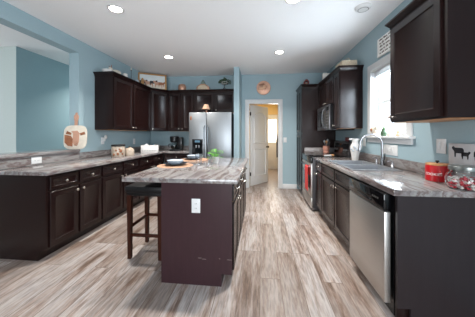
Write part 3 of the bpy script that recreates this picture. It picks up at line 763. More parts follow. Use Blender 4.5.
# ------------------------------------------------------------------ ceiling things
def can_light(x, y, label, power=14):
    t = thing('recessed_light', label, 'ceiling light', (x, y, ZC), 0, 'recessed ceiling lights')
    bm = new(); lathe(bm, [(0.065, -0.001), (0.09, -0.001), (0.088, -0.006), (0.068, -0.009), (0.065, -0.001)], seg=32); build('trim_ring', bm, 'white_trim', t)
    bm = new(); lathe(bm, [(0, -0.004), (0.0665, -0.004), (0.0665, -0.002), (0, -0.002)], seg=32); build('diffuser', bm, 'lamp_glow', t, 'glowing white lens')
    l = bpy.data.lights.new('recessed_lamp', 'AREA'); l.shape = 'DISK'; l.size = 0.125; l.energy = power; l.color = (1.0, 0.95, 0.88); l.spread = R(125)
    o = bpy.data.objects.new('recessed_lamp', l); C.objects.link(o); o.parent = t; o.location = (0, 0, -0.02)
can_light(-1.655, 2.38, 'recessed ceiling light nearest the front over the left counter aisle')
can_light(-1.70, 3.96, 'recessed ceiling light furthest back on the left, in front of the corner cabinets')
can_light(0.354, 2.40, 'recessed ceiling light cut by the top edge of the photo')
can_light(0.34, 3.92, 'recessed ceiling light furthest back on the right, before the hall door')
can_light(-3.35, 4.75, 'added unseen ceiling light for the dining wall, hidden behind the left wall', 15)  # out-of-view lamp added to brighten the dining side wall
t = thing('smoke_detector', 'white round smoke detector on the ceiling by the window wall', 'smoke detector', (1.165, 2.63, ZC))
bm = new(); lathe(bm, [(0, -0.001), (0.085, -0.001), (0.085, -0.012), (0.07, -0.03), (0.045, -0.036), (0, -0.036)], seg=32); build('housing', bm, 'white_plastic', t)
bm = new(); lathe(bm, [(0.05, -0.035), (0.053, -0.0365), (0.056, -0.034)], seg=32); build('vent_ring', bm, 'slot_dark', t)

# ------------------------------------------------------------------ bar stool
def leg(bm, x0, y0, x1, y1, z1, s0=0.017, s1=0.022):
    a = [bm.verts.new((x0+i*s0, y0+j*s0, 0)) for i, j in ((-1,-1), (1,-1), (1,1), (-1,1))]
    b = [bm.verts.new((x1+i*s1, y1+j*s1, z1)) for i, j in ((-1,-1), (1,-1), (1,1), (-1,1))]
    for i in range(4): bm.faces.new((a[i], a[(i+1) % 4], b[(i+1) % 4], b[i]))
    bm.faces.new(a[::-1]); bm.faces.new(b)
t = thing('bar_stool', 'dark wooden backless bar stool with a black padded seat beside the island', 'bar stool', (-1.185, 2.345, 0), 0)
for i, j in ((-1,-1), (1,-1), (1,1), (-1,1)):
    bm = new(); leg(bm, i*0.165, j*0.175, i*0.165, j*0.175, 0.66); build('leg', bm, 'stool_wood', t)
for j in (-1, 1):
    z = 0.245 if j < 0 else 0.33
    build('stretcher', box(new(), -0.15, 0.15, j*0.175-0.009, j*0.175+0.009, z-0.016, z+0.016, 0.002), 'stool_wood', t)
for i in (-1, 1):
    build('stretcher', box(new(), i*0.165-0.009, i*0.165+0.009, -0.16, 0.16, 0.31, 0.342, 0.002), 'stool_wood', t)
build('seat_frame', box(new(), -0.185, 0.185, -0.195, 0.195, 0.655, 0.70, 0.003), 'black_leather', t)
bm = new(); box(bm, -0.205, 0.205, -0.215, 0.215, 0.685, 0.762, 0.024); build('seat', bm, 'black_leather', t)

# ------------------------------------------------------------------ things on the island
def placemat(label, x, y, r=0.21):
    bm = new(); prof = [(0, 0)]
    n = 14
    for i in range(n): prof += [(r*(i+0.5)/n, 0.005), (r*(i+1)/n, 0.0025)]
    prof += [(r+0.002, 0), (0, 0)]
    lathe(bm, prof, seg=36); tag(build('placemat', bm, 'rattan'), label, 'placemat', 'round woven placemats', (x, y, ZT+0.0005))
def plate(name, label, x, y, z, r, mat, deep=0.02):
    bm = new(); lathe(bm, [(0, 0), (r*0.55, 0), (r*0.62, 0.004), (r*0.97, deep), (r, deep+0.003), (r*0.96, deep+0.004), (r*0.6, 0.008), (0, 0.007)], seg=32)
    tag(build(name, bm, mat), label, 'plate', None, (x, y, z))
def bowl(label, x, y, z, r=0.075, h=0.055, mat='blue_bowl'):
    bm = new(); lathe(bm, [(0, 0), (r*0.5, 0), (r*0.52, 0.005), (r*0.85, h*0.5), (r, h), (r*0.96, h), (r*0.80, h*0.52), (r*0.45, 0.01), (0, 0.009)], seg=32)
    tag(build('bowl', bm, mat), label, 'bowl', None, (x, y, z))
for nm, (x, y) in {'nearer': (-1.02, 2.58), 'farther': (-0.985, 3.2)}.items():
    placemat(f'{nm} round tan woven placemat on the island', x, y)
    plate('dinner_plate', f'dark blue-grey dinner plate on the {nm} woven placemat', x, y, ZT+0.007, 0.14, 'dark_plate')
    bowl(f'pale blue-grey bowl on the dark plate of the {nm} place setting', x, y, ZT+0.016, 0.10, 0.05)
def tumbler(label, x, y, r=0.036, h=0.13):
    t = thing('drinking_glass', label, 'glass', (x, y, ZT+0.001), 0, 'clear drinking glasses')
    bm = new(); lathe(bm, [(0, 0), (r*0.8, 0), (r, h), (r-0.003, h), (r*0.8-0.003, 0.012), (0, 0.012)], seg=24); build('glass_body', bm, 'tumbler_glass', t)
tumbler('nearer clear drinking glass on the island beside the placemats', -0.755, 2.66, 0.042, 0.13)
tumbler('farther clear drinking glass between the placemat and the potted herb', -0.69, 2.98, 0.038, 0.11)
t = thing('potted_herb', 'small green leafy herb in a white pot on the island', 'potted plant', (-0.575, 2.84, ZT+0.001))
bm = new(); lathe(bm, [(0, 0), (0.032, 0), (0.046, 0.075), (0.049, 0.078), (0.049, 0.086), (0.043, 0.086), (0.04, 0.07), (0, 0.068)]); build('pot', bm, 'white_ceramic', t)
bm = new(); rr = random.Random(3)
for i in range(46):
    a = rr.uniform(0, 6.28); q = rr.uniform(0.02, 0.12); z = rr.uniform(0.09, 0.19) - q*0.25
    sx, sy = math.cos(a)*q, math.sin(a)*q
    tube(bm, [(sx*0.15, sy*0.15, 0.07), (sx*0.6, sy*0.6, z*0.8+0.02), (sx, sy, z)], 0.0014, 5)
    for m_ in range(3):
        b_ = a+rr.uniform(-1.3, 1.3); L_ = rr.uniform(0.028, 0.05); d_ = Vector((math.cos(b_), math.sin(b_), rr.uniform(-0.3, 0.5))).normalized(); s_ = d_.cross(Vector((0, 0, 1))).normalized()*L_*0.32
        o_ = Vector((sx, sy, z)); vv = [bm.verts.new(q_) for q_ in (o_, o_+d_*L_*0.5+s_, o_+d_*L_, o_+d_*L_*0.5-s_)]
        bm.faces.new(vv)
build('foliage', bm, 'plant_green', t)

# ------------------------------------------------------------------ left counter things
t = thing('cutting_board', 'white paddle board with a brown cow picture leaning on the wall end', 'cutting board', (-2.765, 3.03, 1.069), 8)
def bean(n=28, w=0.17, h=0.36):
    p = []
    for i in range(n):
        a = 2*math.pi*i/n; c, s = math.cos(a), math.sin(a)
        p.append((w*(abs(c)**0.5)*(1 if c > 0 else -1), h/2+h/2*(abs(s)**0.55)*(1 if s > 0 else -1)))
    return p
tilt = Matrix.Rotation(R(-4), 4, 'X')
bm = new(); prism(bm, bean(), 0, 0.016, 'XZ', 0.003); xf(bm, tilt); build('board', bm, 'cow_cream', t)
bm = new(); prism(bm, [(-0.02, 0.35), (0.02, 0.35), (0.022, 0.42), (0.033, 0.47), (0.033, 0.51), (0.016, 0.525), (0.012, 0.555), (-0.012, 0.555), (-0.016, 0.525), (-0.033, 0.51), (-0.033, 0.47), (-0.022, 0.42)], 0.001, 0.015, 'XZ', 0.003); xf(bm, tilt); build('board_handle', bm, 'cow_pink', t, 'tan paddle handle')
for nm, pts, mt in (('cow_body', [(-0.15, 0.10), (-0.10, 0.05), (-0.03, 0.04), (-0.03, 0.15), (-0.06, 0.2), (-0.155, 0.22)], 'cow_brown'),
                    ('cow_face', [(-0.06, 0.27), (-0.03, 0.24), (-0.035, 0.12), (-0.012, 0.06), (0.04, 0.055), (0.058, 0.11), (0.065, 0.24), (0.03, 0.28)], 'cow_pink'),
                    ('cow_ear', [(-0.12, 0.275), (-0.055, 0.245), (-0.06, 0.215), (-0.14, 0.23)], 'cow_brown'),
                    ('cow_ear', [(0.065, 0.24), (0.135, 0.265), (0.15, 0.225), (0.08, 0.205)], 'cow_brown'),
                    ('cow_muzzle', [(-0.012, 0.10), (-0.004, 0.055), (0.035, 0.05), (0.05, 0.10), (0.03, 0.12)], 'frame_brown')):
    bm = new(); prism(bm, pts, -0.002, 0.0005, 'XZ'); xf(bm, tilt); build(nm, bm, mt, t)
# patterned canister
t = thing('canister', 'wide cream canister with brown blotches on the left counter', 'canister', (-2.40, 3.52, ZT+0.001))
bm = new(); lathe(bm, [(0, 0), (0.098, 0), (0.105, 0.01), (0.105, 0.165), (0.10, 0.175), (0.0, 0.175)], seg=32); build('canister_body', bm, 'spotted_pottery', t)
bm = new(); lathe(bm, [(0.0, 0.176), (0.108, 0.176), (0.108, 0.2), (0.1, 0.205), (0, 0.205)], seg=32); build('lid', bm, 'dark_iron', t, 'dark metal lid')
bm = new()
for a, z, s_ in ((-60, 0.05, 0.022), (-35, 0.10, 0.028), (-20, 0.05, 0.018), (-48, 0.13, 0.014), (-75, 0.11, 0.016), (-95, 0.04, 0.02)):
    c_ = math.cos(R(a)); s2 = math.sin(R(a)); ball(bm, (0.103*c_, 0.103*s2, z), s_, (0.35 + 0.65*abs(s2), 0.35+0.65*abs(c_), 1.1))
build('blotches', bm, 'cow_brown', t, 'brown painted blotches')
t = thing('toaster', 'low cream toaster-shaped pot beside the tall canister', 'pot', (-2.32, 3.71, ZT+0.001))
bm = new(); lathe(bm, [(0, 0), (0.07, 0), (0.08, 0.02), (0.08, 0.10), (0.06, 0.13), (0.02, 0.145), (0, 0.146)], seg=28); build('pot_body', bm, 'spotted_pottery', t)
bm = new(); ball(bm, (0, 0, 0.155), 0.016); build('lid_knob', bm, 'dark_iron', t)
t.name = 'lidded_pot'
# white box with odds and ends in the corner
t = thing('storage_box', 'white rectangular box in the back left corner of the counter', 'box', (-2.30, 4.42, ZT+0.001), 20)
bm = new(); slab(bm, [-0.17, -0.162, 0.162, 0.17], [-0.09, -0.082, 0.082, 0.09], lambda i, j: not (i == 1 and j == 1), 0.006, 0.15, 'XY', 0.001); box(bm, -0.17, 0.17, -0.09, 0.09, 0, 0.006); build('box_body', bm, 'white_ceramic', t)
bm = new()
for i in range(9): box(bm, -0.14+i*0.032, -0.128+i*0.032, -0.0925, -0.0895, 0.035, 0.045)
build('cutout', bm, 'slot_dark', t)
o = tag(build('folded_cloth', prism(new(), [(-0.07, 0), (0.07, 0), (0.05, 0.06), (0.0, 0.11), (-0.04, 0.07)], -0.05, 0.05, 'XZ', 0.006), 'white_plastic'), 'white folded paper bag sticking out of the corner box', 'paper bag', loc=(-2.37, 4.40, ZT+0.03+0.08), rz=20)
o.name = 'paper_bag'
o.location.z = ZT+0.009+0.07
bm = new(); lathe(bm, [(0, 0), (0.03, 0), (0.034, 0.07), (0.02, 0.11), (0.014, 0.15), (0.016, 0.17), (0, 0.17)]); tag(build('bottle', bm, 'blue_glaze'), 'blue-grey bottle standing in the corner box', 'bottle', loc=(-2.24, 4.45, ZT+0.009))
# coffee maker
t = thing('coffee_maker', 'black drip coffee maker with glass carafe left of the refrigerator', 'coffee maker', (-1.93, 4.96, ZT+0.001), 4)
bm = new(); box(bm, -0.13, 0.13, -0.13, 0.13, 0, 0.035, 0.008); build('base', bm, 'black_plastic', t)
bm = new(); box(bm, 0.0, 0.13, -0.04, 0.13, 0.035, 0.31, 0.012); build('water_tank', bm, 'black_plastic', t)
bm = new(); lathe(bm, [(0, 0.19), (0.075, 0.19), (0.10, 0.22), (0.105, 0.32), (0.09, 0.335), (0, 0.338)], (-0.045, -0.03, 0)); build('brew_head', bm, 'black_plastic', t)
bm = new(); lathe(bm, [(0, 0.037), (0.06, 0.037), (0.076, 0.08), (0.07, 0.14), (0.05, 0.17), (0.047, 0.17), (0.066, 0.14), (0.071, 0.08), (0.056, 0.042), (0, 0.042)], (-0.045, -0.045, 0)); ca = build('carafe', bm, 'clear_glass', t)
bm = new(); lathe(bm, [(0, 0.044), (0.056, 0.044), (0.069, 0.08), (0.066, 0.125), (0, 0.126)], (-0.045, -0.045, 0)); build('coffee', bm, 'black_glass', ca)
bm = new(); tube(bm, [(-0.10, -0.09, 0.16), (-0.145, -0.125, 0.15), (-0.15, -0.128, 0.09), (-0.11, -0.10, 0.07)], 0.009); build('handle', bm, 'black_plastic', ca)
bm = new(); box(bm, -0.05, -0.01, -0.122, -0.116, 0.24, 0.31); build('metal_badge', bm, 'stainless', t)

# ------------------------------------------------------------------ things up high
ZU = UZ1+0.05
def up(name, bm, mat, label, cat, loc, rz=0, group=None): return tag(build(name, bm, mat), label, cat, group, loc, rz)
ZK = UZ1+0.047
bm = new(); lathe(bm, [(0, 0), (0.05, 0), (0.075, 0.035), (0.085, 0.075), (0.08, 0.075), (0.07, 0.04), (0, 0.012)]); up('dish', bm, 'white_ceramic', 'small white dish at the near end of the left upper cabinet top', 'dish', (-2.63, 3.56, ZK))
t = thing('figurine', 'cream ceramic animal figurine with horns on the left upper cabinet', 'figurine', (-2.60, 3.76, ZK), 60)
bm = new(); ball(bm, (0, 0, 0.085), 0.07, (1.3, 0.7, 0.75)); ball(bm, (-0.10, 0, 0.125), 0.035, (1.1, 0.8, 1.0))
build('animal_body', bm, 'cow_cream', t)
for x, y in ((-0.05, -0.03), (-0.05, 0.03), (0.05, -0.03), (0.05, 0.03)): 
    bm = new(); cyl(bm, (x, y, 0), (x, y, 0.07), 0.012, 0.016); build('leg', bm, 'cow_cream', t)
bm = new(); tube(bm, [(-0.1, -0.02, 0.15), (-0.105, -0.045, 0.17), (-0.105, -0.04, 0.19)], 0.005); tube(bm, [(-0.1, 0.02, 0.15), (-0.105, 0.045, 0.17), (-0.105, 0.04, 0.19)], 0.005); build('horns', bm, 'cow_brown', t)
t = thing('pitcher', 'cream enamel jug lying among the decor on the left upper cabinet', 'jug', (-2.59, 4.0, ZK), 90)
bm = new(); lathe(bm, [(0, 0), (0.05, 0), (0.06, 0.04), (0.045, 0.10), (0.05, 0.125), (0.046, 0.125), (0, 0.02)]); build('jug_body', bm, 'lighthouse_white', t)
bm = new(); tube(bm, [(0.045, 0, 0.11), (0.085, 0, 0.10), (0.08, 0, 0.05), (0.055, 0, 0.035)], 0.006); build('handle', bm, 'lighthouse_white', t)
t['label'] = 'cream handled jug on the left upper cabinet behind the figurine'
bm = new(); lathe(bm, [(0, 0), (0.04, 0), (0.055, 0.05), (0.04, 0.085), (0.045, 0.09), (0, 0.09)]); up('sugar_bowl', bm, 'blue_bowl', 'small grey-blue pot left of the framed cow picture', 'pot', (-2.55, 4.33, ZK))
bm = new(); prism(bm, [(-0.03, 0), (0.03, 0), (0.035, 0.10), (0.02, 0.18), (0, 0.20), (-0.02, 0.18), (-0.035, 0.10)], -0.02, 0.02, 'XZ', 0.008); up('wooden_figure', bm, 'frame_gold', 'tan wooden figure standing against the framed cow picture', 'figurine', (-2.56, 4.58, ZK), 50)
t = thing('candlestick', 'thin dark iron candlestick standing on the left upper cabinets', 'candlestick', (-2.55, 4.14, ZK))
bm = new(); lathe(bm, [(0, 0), (0.035, 0), (0.03, 0.008), (0.005, 0.02), (0.005, 0.22), (0.014, 0.235), (0, 0.236)]); build('stem', bm, 'dark_iron', t)
bm = new(); lathe(bm, [(0, 0.236), (0.009, 0.236), (0.009, 0.29), (0, 0.295)]); build('candle', bm, 'cow_cream', t)
# framed cow picture
PS = 1.15
t = thing('framed_picture', 'gold framed painting of cows on top of the corner cabinets', 'picture', (-2.49, 4.90, UZ1+0.047), 30)
tl = Matrix.Rotation(R(-5), 4, 'X')
bm = slab(new(), [-0.27, -0.24, 0.24, 0.27], [0, 0.03, 0.30, 0.33], lambda i, j: not (i == 1 and j == 1), -0.02, 0.006, 'XZ', 0.003); xf(bm, tl); build('frame', bm, 'frame_gold', t)
bm = new(); box(bm, -0.242, 0.242, -0.006, 0.0, 0.028, 0.302); xf(bm, tl); cv = build('canvas', bm, 'picture_sky', t); t.scale = (PS, 1, PS)
bm = new(); box(bm, -0.24, 0.24, -0.0075, -0.006, 0.03, 0.11); xf(bm, tl); build('painted_grass', bm, 'cow_cream', cv)
cow = [(-0.07, 0.04), (-0.06, 0.04), (-0.055, 0.08), (0.03, 0.08), (0.035, 0.04), (0.045, 0.04), (0.05, 0.10), (0.075, 0.13), (0.07, 0.155), (0.045, 0.15), (0.03, 0.135), (-0.065, 0.135), (-0.075, 0.11)]
for k_, (cx, cz, s_, mt) in enumerate(((-0.17, 0.03, 1.0, 'cow_black'), (-0.075, 0.0, 1.15, 'cow_pink'), (0.02, 0.035, 1.0, 'cow_black'), (0.10, -0.005, 1.2, 'cow_pink'), (0.18, 0.03, 0.9, 'cow_brown'))):
    bm = new(); prism(bm, [((u*s_)*(-1 if k_ % 2 else 1)+cx, v*s_+cz+0.01) for u, v in cow], -0.0095-0.001*k_, -0.0075, 'XZ'); xf(bm, tl); build('painted_cow', bm, mt, cv)
# over the fridge run
bm = new(); lathe(bm, [(0, 0), (0.07, 0), (0.085, 0.03), (0.08, 0.09), (0.06, 0.12), (0.0, 0.135)]); up('ginger_pot', bm, 'copper', 'round copper-coloured lidded pot on the back upper cabinets', 'pot', (-1.86, 5.12, ZK)).scale = (1.15, 1.15, 1.3)
t = thing('bird_house', 'weathered grey house-shaped ornament on the cabinets above the refrigerator', 'ornament', (-1.35, 5.14, ZK))
bm = new(); prism(bm, [(-0.16, 0), (0.16, 0), (0.15, 0.09), (0.10, 0.13), (0.05, 0.155), (-0.05, 0.155), (-0.10, 0.13), (-0.15, 0.09)], -0.05, 0.05, 'XZ', 0.005); build('house_body', bm, 'copper', t)
bm = new(); prism(bm, [(-0.06, 0.15), (0.06, 0.15), (0.035, 0.21), (0.0, 0.26), (-0.035, 0.21)], -0.04, 0.04, 'XZ', 0.005); build('roof', bm, 'grey_green', t)
bm = new(); prism(bm, [(-0.12, 0.03), (0.12, 0.03), (0.11, 0.09), (0.05, 0.125), (-0.05, 0.125), (-0.11, 0.09)], -0.055, -0.049, 'XZ'); build('front_panel', bm, 'basket_weave', t)
t = thing('plant_stand', 'small dark green trailing plant on a wire stand above the refrigerator', 'plant', (-0.84, 5.14, ZK)); t.scale = (1.2, 1.1, 1.15)
bm = new(); tube(bm, [(0, 0, 0.02), (0, 0, 0.13)], 0.006)
for a in (0, 120, 240): tube(bm, [(0, 0, 0.07), (0.04*math.cos(R(a)), 0.04*math.sin(R(a)), 0.02), (0.06*math.cos(R(a)), 0.06*math.sin(R(a)), 0.0)], 0.004)
build('stand', bm, 'dark_iron', t)
bm = new(); lathe(bm, [(0, 0.12), (0.05, 0.13), (0.075, 0.17), (0.07, 0.17), (0, 0.14)]); build('bowl', bm, 'white_ceramic', t)
bm = new(); rr = random.Random(5)
for i in range(60):
    a = rr.uniform(0, 6.28); q = rr.uniform(0.0, 0.13); z = 0.24-q*0.6+rr.uniform(-0.03, 0.03); o_ = Vector((q*math.cos(a), q*math.sin(a)*0.7, z))
    ball(bm, o_, rr.uniform(0.014, 0.024), (1, 1, 0.6), 1)
build('foliage', bm, 'dark_green', t)
t = thing('small_lamp', 'little table lamp with a peach shade on top of the refrigerator', 'lamp', (-1.19, 4.80, 1.752))
bm = new(); lathe(bm, [(0, 0), (0.04, 0), (0.04, 0.01), (0.015, 0.025), (0.012, 0.06), (0.024, 0.085), (0.012, 0.12), (0, 0.125)]); build('lamp_base', bm, 'copper', t)
bm = new(); lathe(bm, [(0.088, 0.10), (0.045, 0.205), (0.043, 0.205), (0.085, 0.10), (0.088, 0.10)]); lathe(bm, [(0, 0.204), (0.044, 0.205)]); build('lamp_shade', bm, 'linen_shade', t)
bm = new(); lathe(bm, [(0, 0), (0.045, 0), (0.05, 0.07), (0.03, 0.11), (0, 0.115)]); up('black_jar', bm, 'black_plastic', 'black jar behind the peach lamp on the refrigerator', 'jar', (-1.09, 4.89, 1.752))
# right side tops
t = thing('lantern', 'maroon lantern on top of the tall pantry', 'lantern', (1.02, 5.0, UZ1+0.047))
bm = new(); box(bm, -0.05, 0.05, -0.05, 0.05, 0, 0.02, 0.003); build('base', bm, 'maroon', t)
for i, j in ((-1,-1), (1,-1), (1,1), (-1,1)): build('post', box(new(), i*0.04-0.012, i*0.04+0.012, j*0.04-0.012, j*0.04+0.012, 0.02, 0.13), 'maroon', t)
bm = new(); box(bm, -0.025, 0.025, -0.025, 0.025, 0.02, 0.10, 0.006); build('candle', bm, 'copper', t)
bm = new(); lathe(bm, [(0, 0.13), (0.07, 0.13), (0.03, 0.175), (0.01, 0.18), (0, 0.19)], seg=4); xf(bm, Matrix.Rotation(R(45), 4, 'Z')); build('roof', bm, 'maroon', t)
bm = new(); box(bm, -0.13, 0.13, -0.03, 0.03, 0, 0.165, 0.006); up('cream_box', bm, 'lighthouse_white', 'upright cream box on the upper cabinets next to the pantry', 'box', (1.36, 4.50, UZ1+0.047), 0)
t = thing('basket', 'pale woven basket on the upper cabinets nearest the window', 'basket', (1.38, 3.72, UZ1+0.047), -90)
bm = slab(new(), [-0.16, -0.148, 0.148, 0.16], [-0.11, -0.098, 0.098, 0.11], lambda i, j: not (i == 1 and j == 1), 0.0, 0.11, 'XY', 0.004); box(bm, -0.15, 0.15, -0.10, 0.10, 0, 0.006); build('basket_body', bm, 'basket_weave', t)
bm = new(); tube(bm, [(-0.154, 0, 0.10), (-0.12, 0, 0.15), (0, 0, 0.17), (0.12, 0, 0.15), (0.154, 0, 0.10)], 0.006); build('handle', bm, 'basket_weave', t)

# round copper plate above the hall door
t = thing('wall_plaque', 'round copper-toned decorative plate on the wall above the hall door', 'wall decoration', (0.085, YB-0.002, 2.41))
bm = new(); lathe(bm, [(0, 0.03), (0.06, 0.03), (0.10, 0.012), (0.165, 0.006), (0.17, 0.016), (0.163, 0.022), (0.11, 0.02), (0.065, 0.034), (0, 0.036)], (0, 0, 0), '-Y', 36); build('plate', bm, 'copper', t)
bm = new(); ball(bm, (-0.05, -0.045, -0.02), 0.05, (1.4, 0.5, 0.8)); ball(bm, (0.02, -0.045, 0.02), 0.04, (1.0, 0.5, 1.2)); build('relief', bm, 'linen_shade', t)
bm = new(); tube(bm, [(-0.11, -0.04, 0.07), (0.0, -0.045, 0.085), (0.06, -0.04, 0.02), (0.03, -0.045, -0.07)], 0.008); build('relief_branch', bm, 'cow_brown', t)

# sign over the window
t = thing('wall_sign', 'white wooden sign with lines of script above the window', 'sign', (XR-0.002, 3.058, 2.29), -90)
SW, SH = 0.50, 0.235
bm = slab(new(), [0, 0.012, SW-0.012, SW], [0, 0.012, SH-0.012, SH], lambda i, j: True, -0.018, 0, 'XZ', 0.002); build('board', bm, 'sign_board', t)
bm = new(); rr = random.Random(11)
for row in range(5):
    z = SH-0.038-row*0.042; x = 0.03+rr.uniform(0, 0.05)
    while x < SW-0.05:
        nlet = rr.randint(2, 5)
        for _ in range(nlet):
            hgt = rr.choice((0.015, 0.015, 0.024)); pts = [(x, -0.019, z), (x+0.003, -0.019, z+hgt), (x+0.009, -0.019, z+hgt*0.5), (x+0.012, -0.019, z)]
            tube(bm, pts, 0.0028, 4); x += 0.016
            if x > SW-0.03: break
        x += 0.02
build('lettering', bm, 'sign_ink', t)

# ------------------------------------------------------------------ right counter things
ZC1 = ZT+0.001
# utensil crock
t = thing('utensil_crock', 'terracotta pink crock beyond the range beside the pantry', 'crock', (1.33, 4.604, ZC1)); t.scale = (0.85, 0.85, 1)
bm = new(); lathe(bm, [(0, 0), (0.058, 0), (0.066, 0.02), (0.058, 0.04), (0.075, 0.09), (0.07, 0.14), (0.075, 0.145), (0.069, 0.145), (0.068, 0.09), (0.052, 0.04), (0.058, 0.02), (0.0, 0.015)]); build('crock_body', bm, 'pink_ceramic', t)
for k_, (dx, dy, hh, mt, lb) in enumerate(((-0.03, 0.0, 0.25, 'stainless', 'steel serving spoon standing in the pink crock'), (0.03, 0.01, 0.27, 'stainless', 'steel spatula standing at the right of the pink crock'), (0.0, -0.02, 0.24, 'natural_wood', 'wooden spoon standing in the pink crock'))):
    bm = new(); tube(bm, [(0, 0, 0.035), (dx*0.4, dy*0.4, hh*0.55), (dx, dy, hh-0.04)], 0.005, 8); ball(bm, (dx*1.1, dy*1.1, hh-0.015), 0.028, (0.8, 0.3, 1.2), 2); tag(build('utensil', bm, mt), lb, 'utensil', 'utensils in the crock', (1.33, 4.604, ZC1))
# white pitcher
t = thing('pitcher', 'tall white ceramic pitcher with embossed flowers behind the sink', 'pitcher', (1.385, 3.38, ZC1), 0); t.scale = (1.0, 1.0, 1.18)
bm = new(); lathe(bm, [(0, 0), (0.042, 0), (0.045, 0.012), (0.055, 0.08), (0.066, 0.14), (0.062, 0.175), (0.043, 0.205), (0.04, 0.225), (0.052, 0.268), (0.047, 0.268), (0.036, 0.225), (0.04, 0.2), (0.057, 0.17), (0.06, 0.14), (0.04, 0.02), (0, 0.015)], seg=28); build('pitcher_body', bm, 'white_ceramic', t)
bm = new(); tube(bm, [(0.045, 0, 0.255), (0.085, 0, 0.25), (0.095, 0, 0.20), (0.085, 0, 0.15), (0.062, 0, 0.135)], 0.008); build('handle', bm, 'white_ceramic', t)
bm = new(); prism(bm, [(-0.045, -0.02), (-0.085, 0.0), (-0.045, 0.02)], 0.25, 0.27, 'XY', 0.003); build('spout', bm, 'white_ceramic', t)
bm = new()
for a, z in ((200, 0.14), (225, 0.12), (250, 0.15), (235, 0.17), (270, 0.13)): ball(bm, (0.066*math.cos(R(a)), 0.066*math.sin(R(a)), z), 0.014, (1, 1, 1), 1)
build('relief_flowers', bm, 'blue_bowl', t, 'greyish relief flowers')
# maroon box on the range backguard, soap + brush on counter
o = build('red_tin', box(new(), -0.05, 0.05, -0.018, 0.018, 0, 0.07, 0.006), 'maroon'); tag(o, 'small dark red tin on top of the range backguard', 'tin', loc=(1.516, 4.02, 1.1715), rz=90)
t = thing('dish_brush', 'white and tan brush lying on the glass top near the sink end', 'brush', (1.20, 3.93, 0.9195), 20)
bm = new(); box(bm, -0.11, 0.02, -0.018, 0.018, 0.0, 0.022, 0.006); build('brush_handle', bm, 'white_plastic', t)
bm = new(); box(bm, 0.02, 0.07, -0.022, 0.022, 0.0, 0.03, 0.004); build('bristles', bm, 'natural_wood', t)
t['label'] = 'white and tan brush lying on the range top behind the white pitcher'

# red canister
RCX, RCY, RCR, RCH = 1.435, 1.985, 0.085, 0.128
RCX, RCY = 1.434, 1.945
RCR = 0.077
t = thing('canister', 'glossy red canister with white lettering and a wooden lid', 'canister', (RCX, RCY, ZC1))
bm = new(); lathe(bm, [(0, 0), (RCR-0.004, 0), (RCR, 0.005), (RCR, RCH-0.006), (RCR-0.003, RCH), (0, RCH)], seg=40); cb_ = build('canister_body', bm, 'red_enamel', t)
bm = new(); lathe(bm, [(0, RCH+0.0005), (RCR-0.001, RCH+0.0005), (RCR-0.001, RCH+0.011), (RCR-0.005, RCH+0.014), (0, RCH+0.014)], seg=40); ld = build('lid', bm, 'natural_wood', t, 'flat wooden lid')
bm = new(); lathe(bm, [(0, 0), (0.007, 0), (0.006, 0.006), (0.014, 0.014), (0.010, 0.022), (0, 0.023)], (0, 0, RCH+0.0145)); build('lid_knob', bm, 'dark_iron', ld)
A0 = 212.0
def wrap(co, size=None):
    a = R(A0) + co.x/RCR; r_ = RCR+0.0004+co.z
    return Vector((r_*math.cos(a), r_*math.sin(a), 0.058+co.y))
build('lettering', text_mesh('COOKIES', 0.028, 0.0006, wrap), 'white_letter', cb_)

# glass candy jar
JX, JY = 1.405, 1.665
t = thing('candy_jar', 'wide glass jar with a metal lid at the right edge of the photo', 'jar', (JX, JY, ZC1))
bm = new(); lathe(bm, [(0, 0), (0.085, 0), (0.102, 0.02), (0.107, 0.06), (0.101, 0.095), (0.084, 0.115), (0.082, 0.128), (0.079, 0.128), (0.080, 0.113), (0.097, 0.093), (0.103, 0.06), (0.098, 0.022), (0.083, 0.005), (0, 0.005)], seg=40); build('glass_body', bm, 'clear_glass', t)
bm = new(); lathe(bm, [(0, 0.129), (0.087, 0.129), (0.088, 0.132), (0.088, 0.155), (0.085, 0.158), (0, 0.159)], seg=40); build('lid', bm, 'lid_steel', t, 'silver metal lid')
rr = random.Random(21); spots = []
for lay in range(4):
    z = 0.017+lay*0.019
    R_ = 0.080
    for rad, n in ((R_, 15), (R_*0.72, 11), (R_*0.42, 6), (0.0, 1)):
        for i in range(n):
            a = 2*math.pi*(i+0.5*(lay % 2))/n + rr.uniform(-0.05, 0.05)
            spots.append((rad*math.cos(a), rad*math.sin(a), z+rr.uniform(-0.001, 0.002)))
cm = {}
for mt in ('candy_red', 'candy_white'):
    bm = new(); ball(bm, (0, 0, 0), 0.0125, (1.15, 0.85, 0.72), 1); tmp = build('candy', bm, mt); cm[mt] = tmp.data; bpy.data.objects.remove(tmp)
for i, (x, y, z) in enumerate(spots):
    mt = 'candy_red' if rr.random() < 0.5 else 'candy_white'
    o = bpy.data.objects.new('candy', cm[mt]); C.objects.link(o); o.location = (JX+x, JY+y, ZC1+z)
    o.rotation_euler = (rr.uniform(-0.2, 0.2), rr.uniform(-0.2, 0.2), rr.uniform(0, 3))
    o['label'] = ('red' if mt == 'candy_red' else 'white') + ' wrapped candy in the glass jar on the right counter'
    o['category'] = 'candy'; o['group'] = ('red' if mt == 'candy_red' else 'white') + ' candies in the jar'

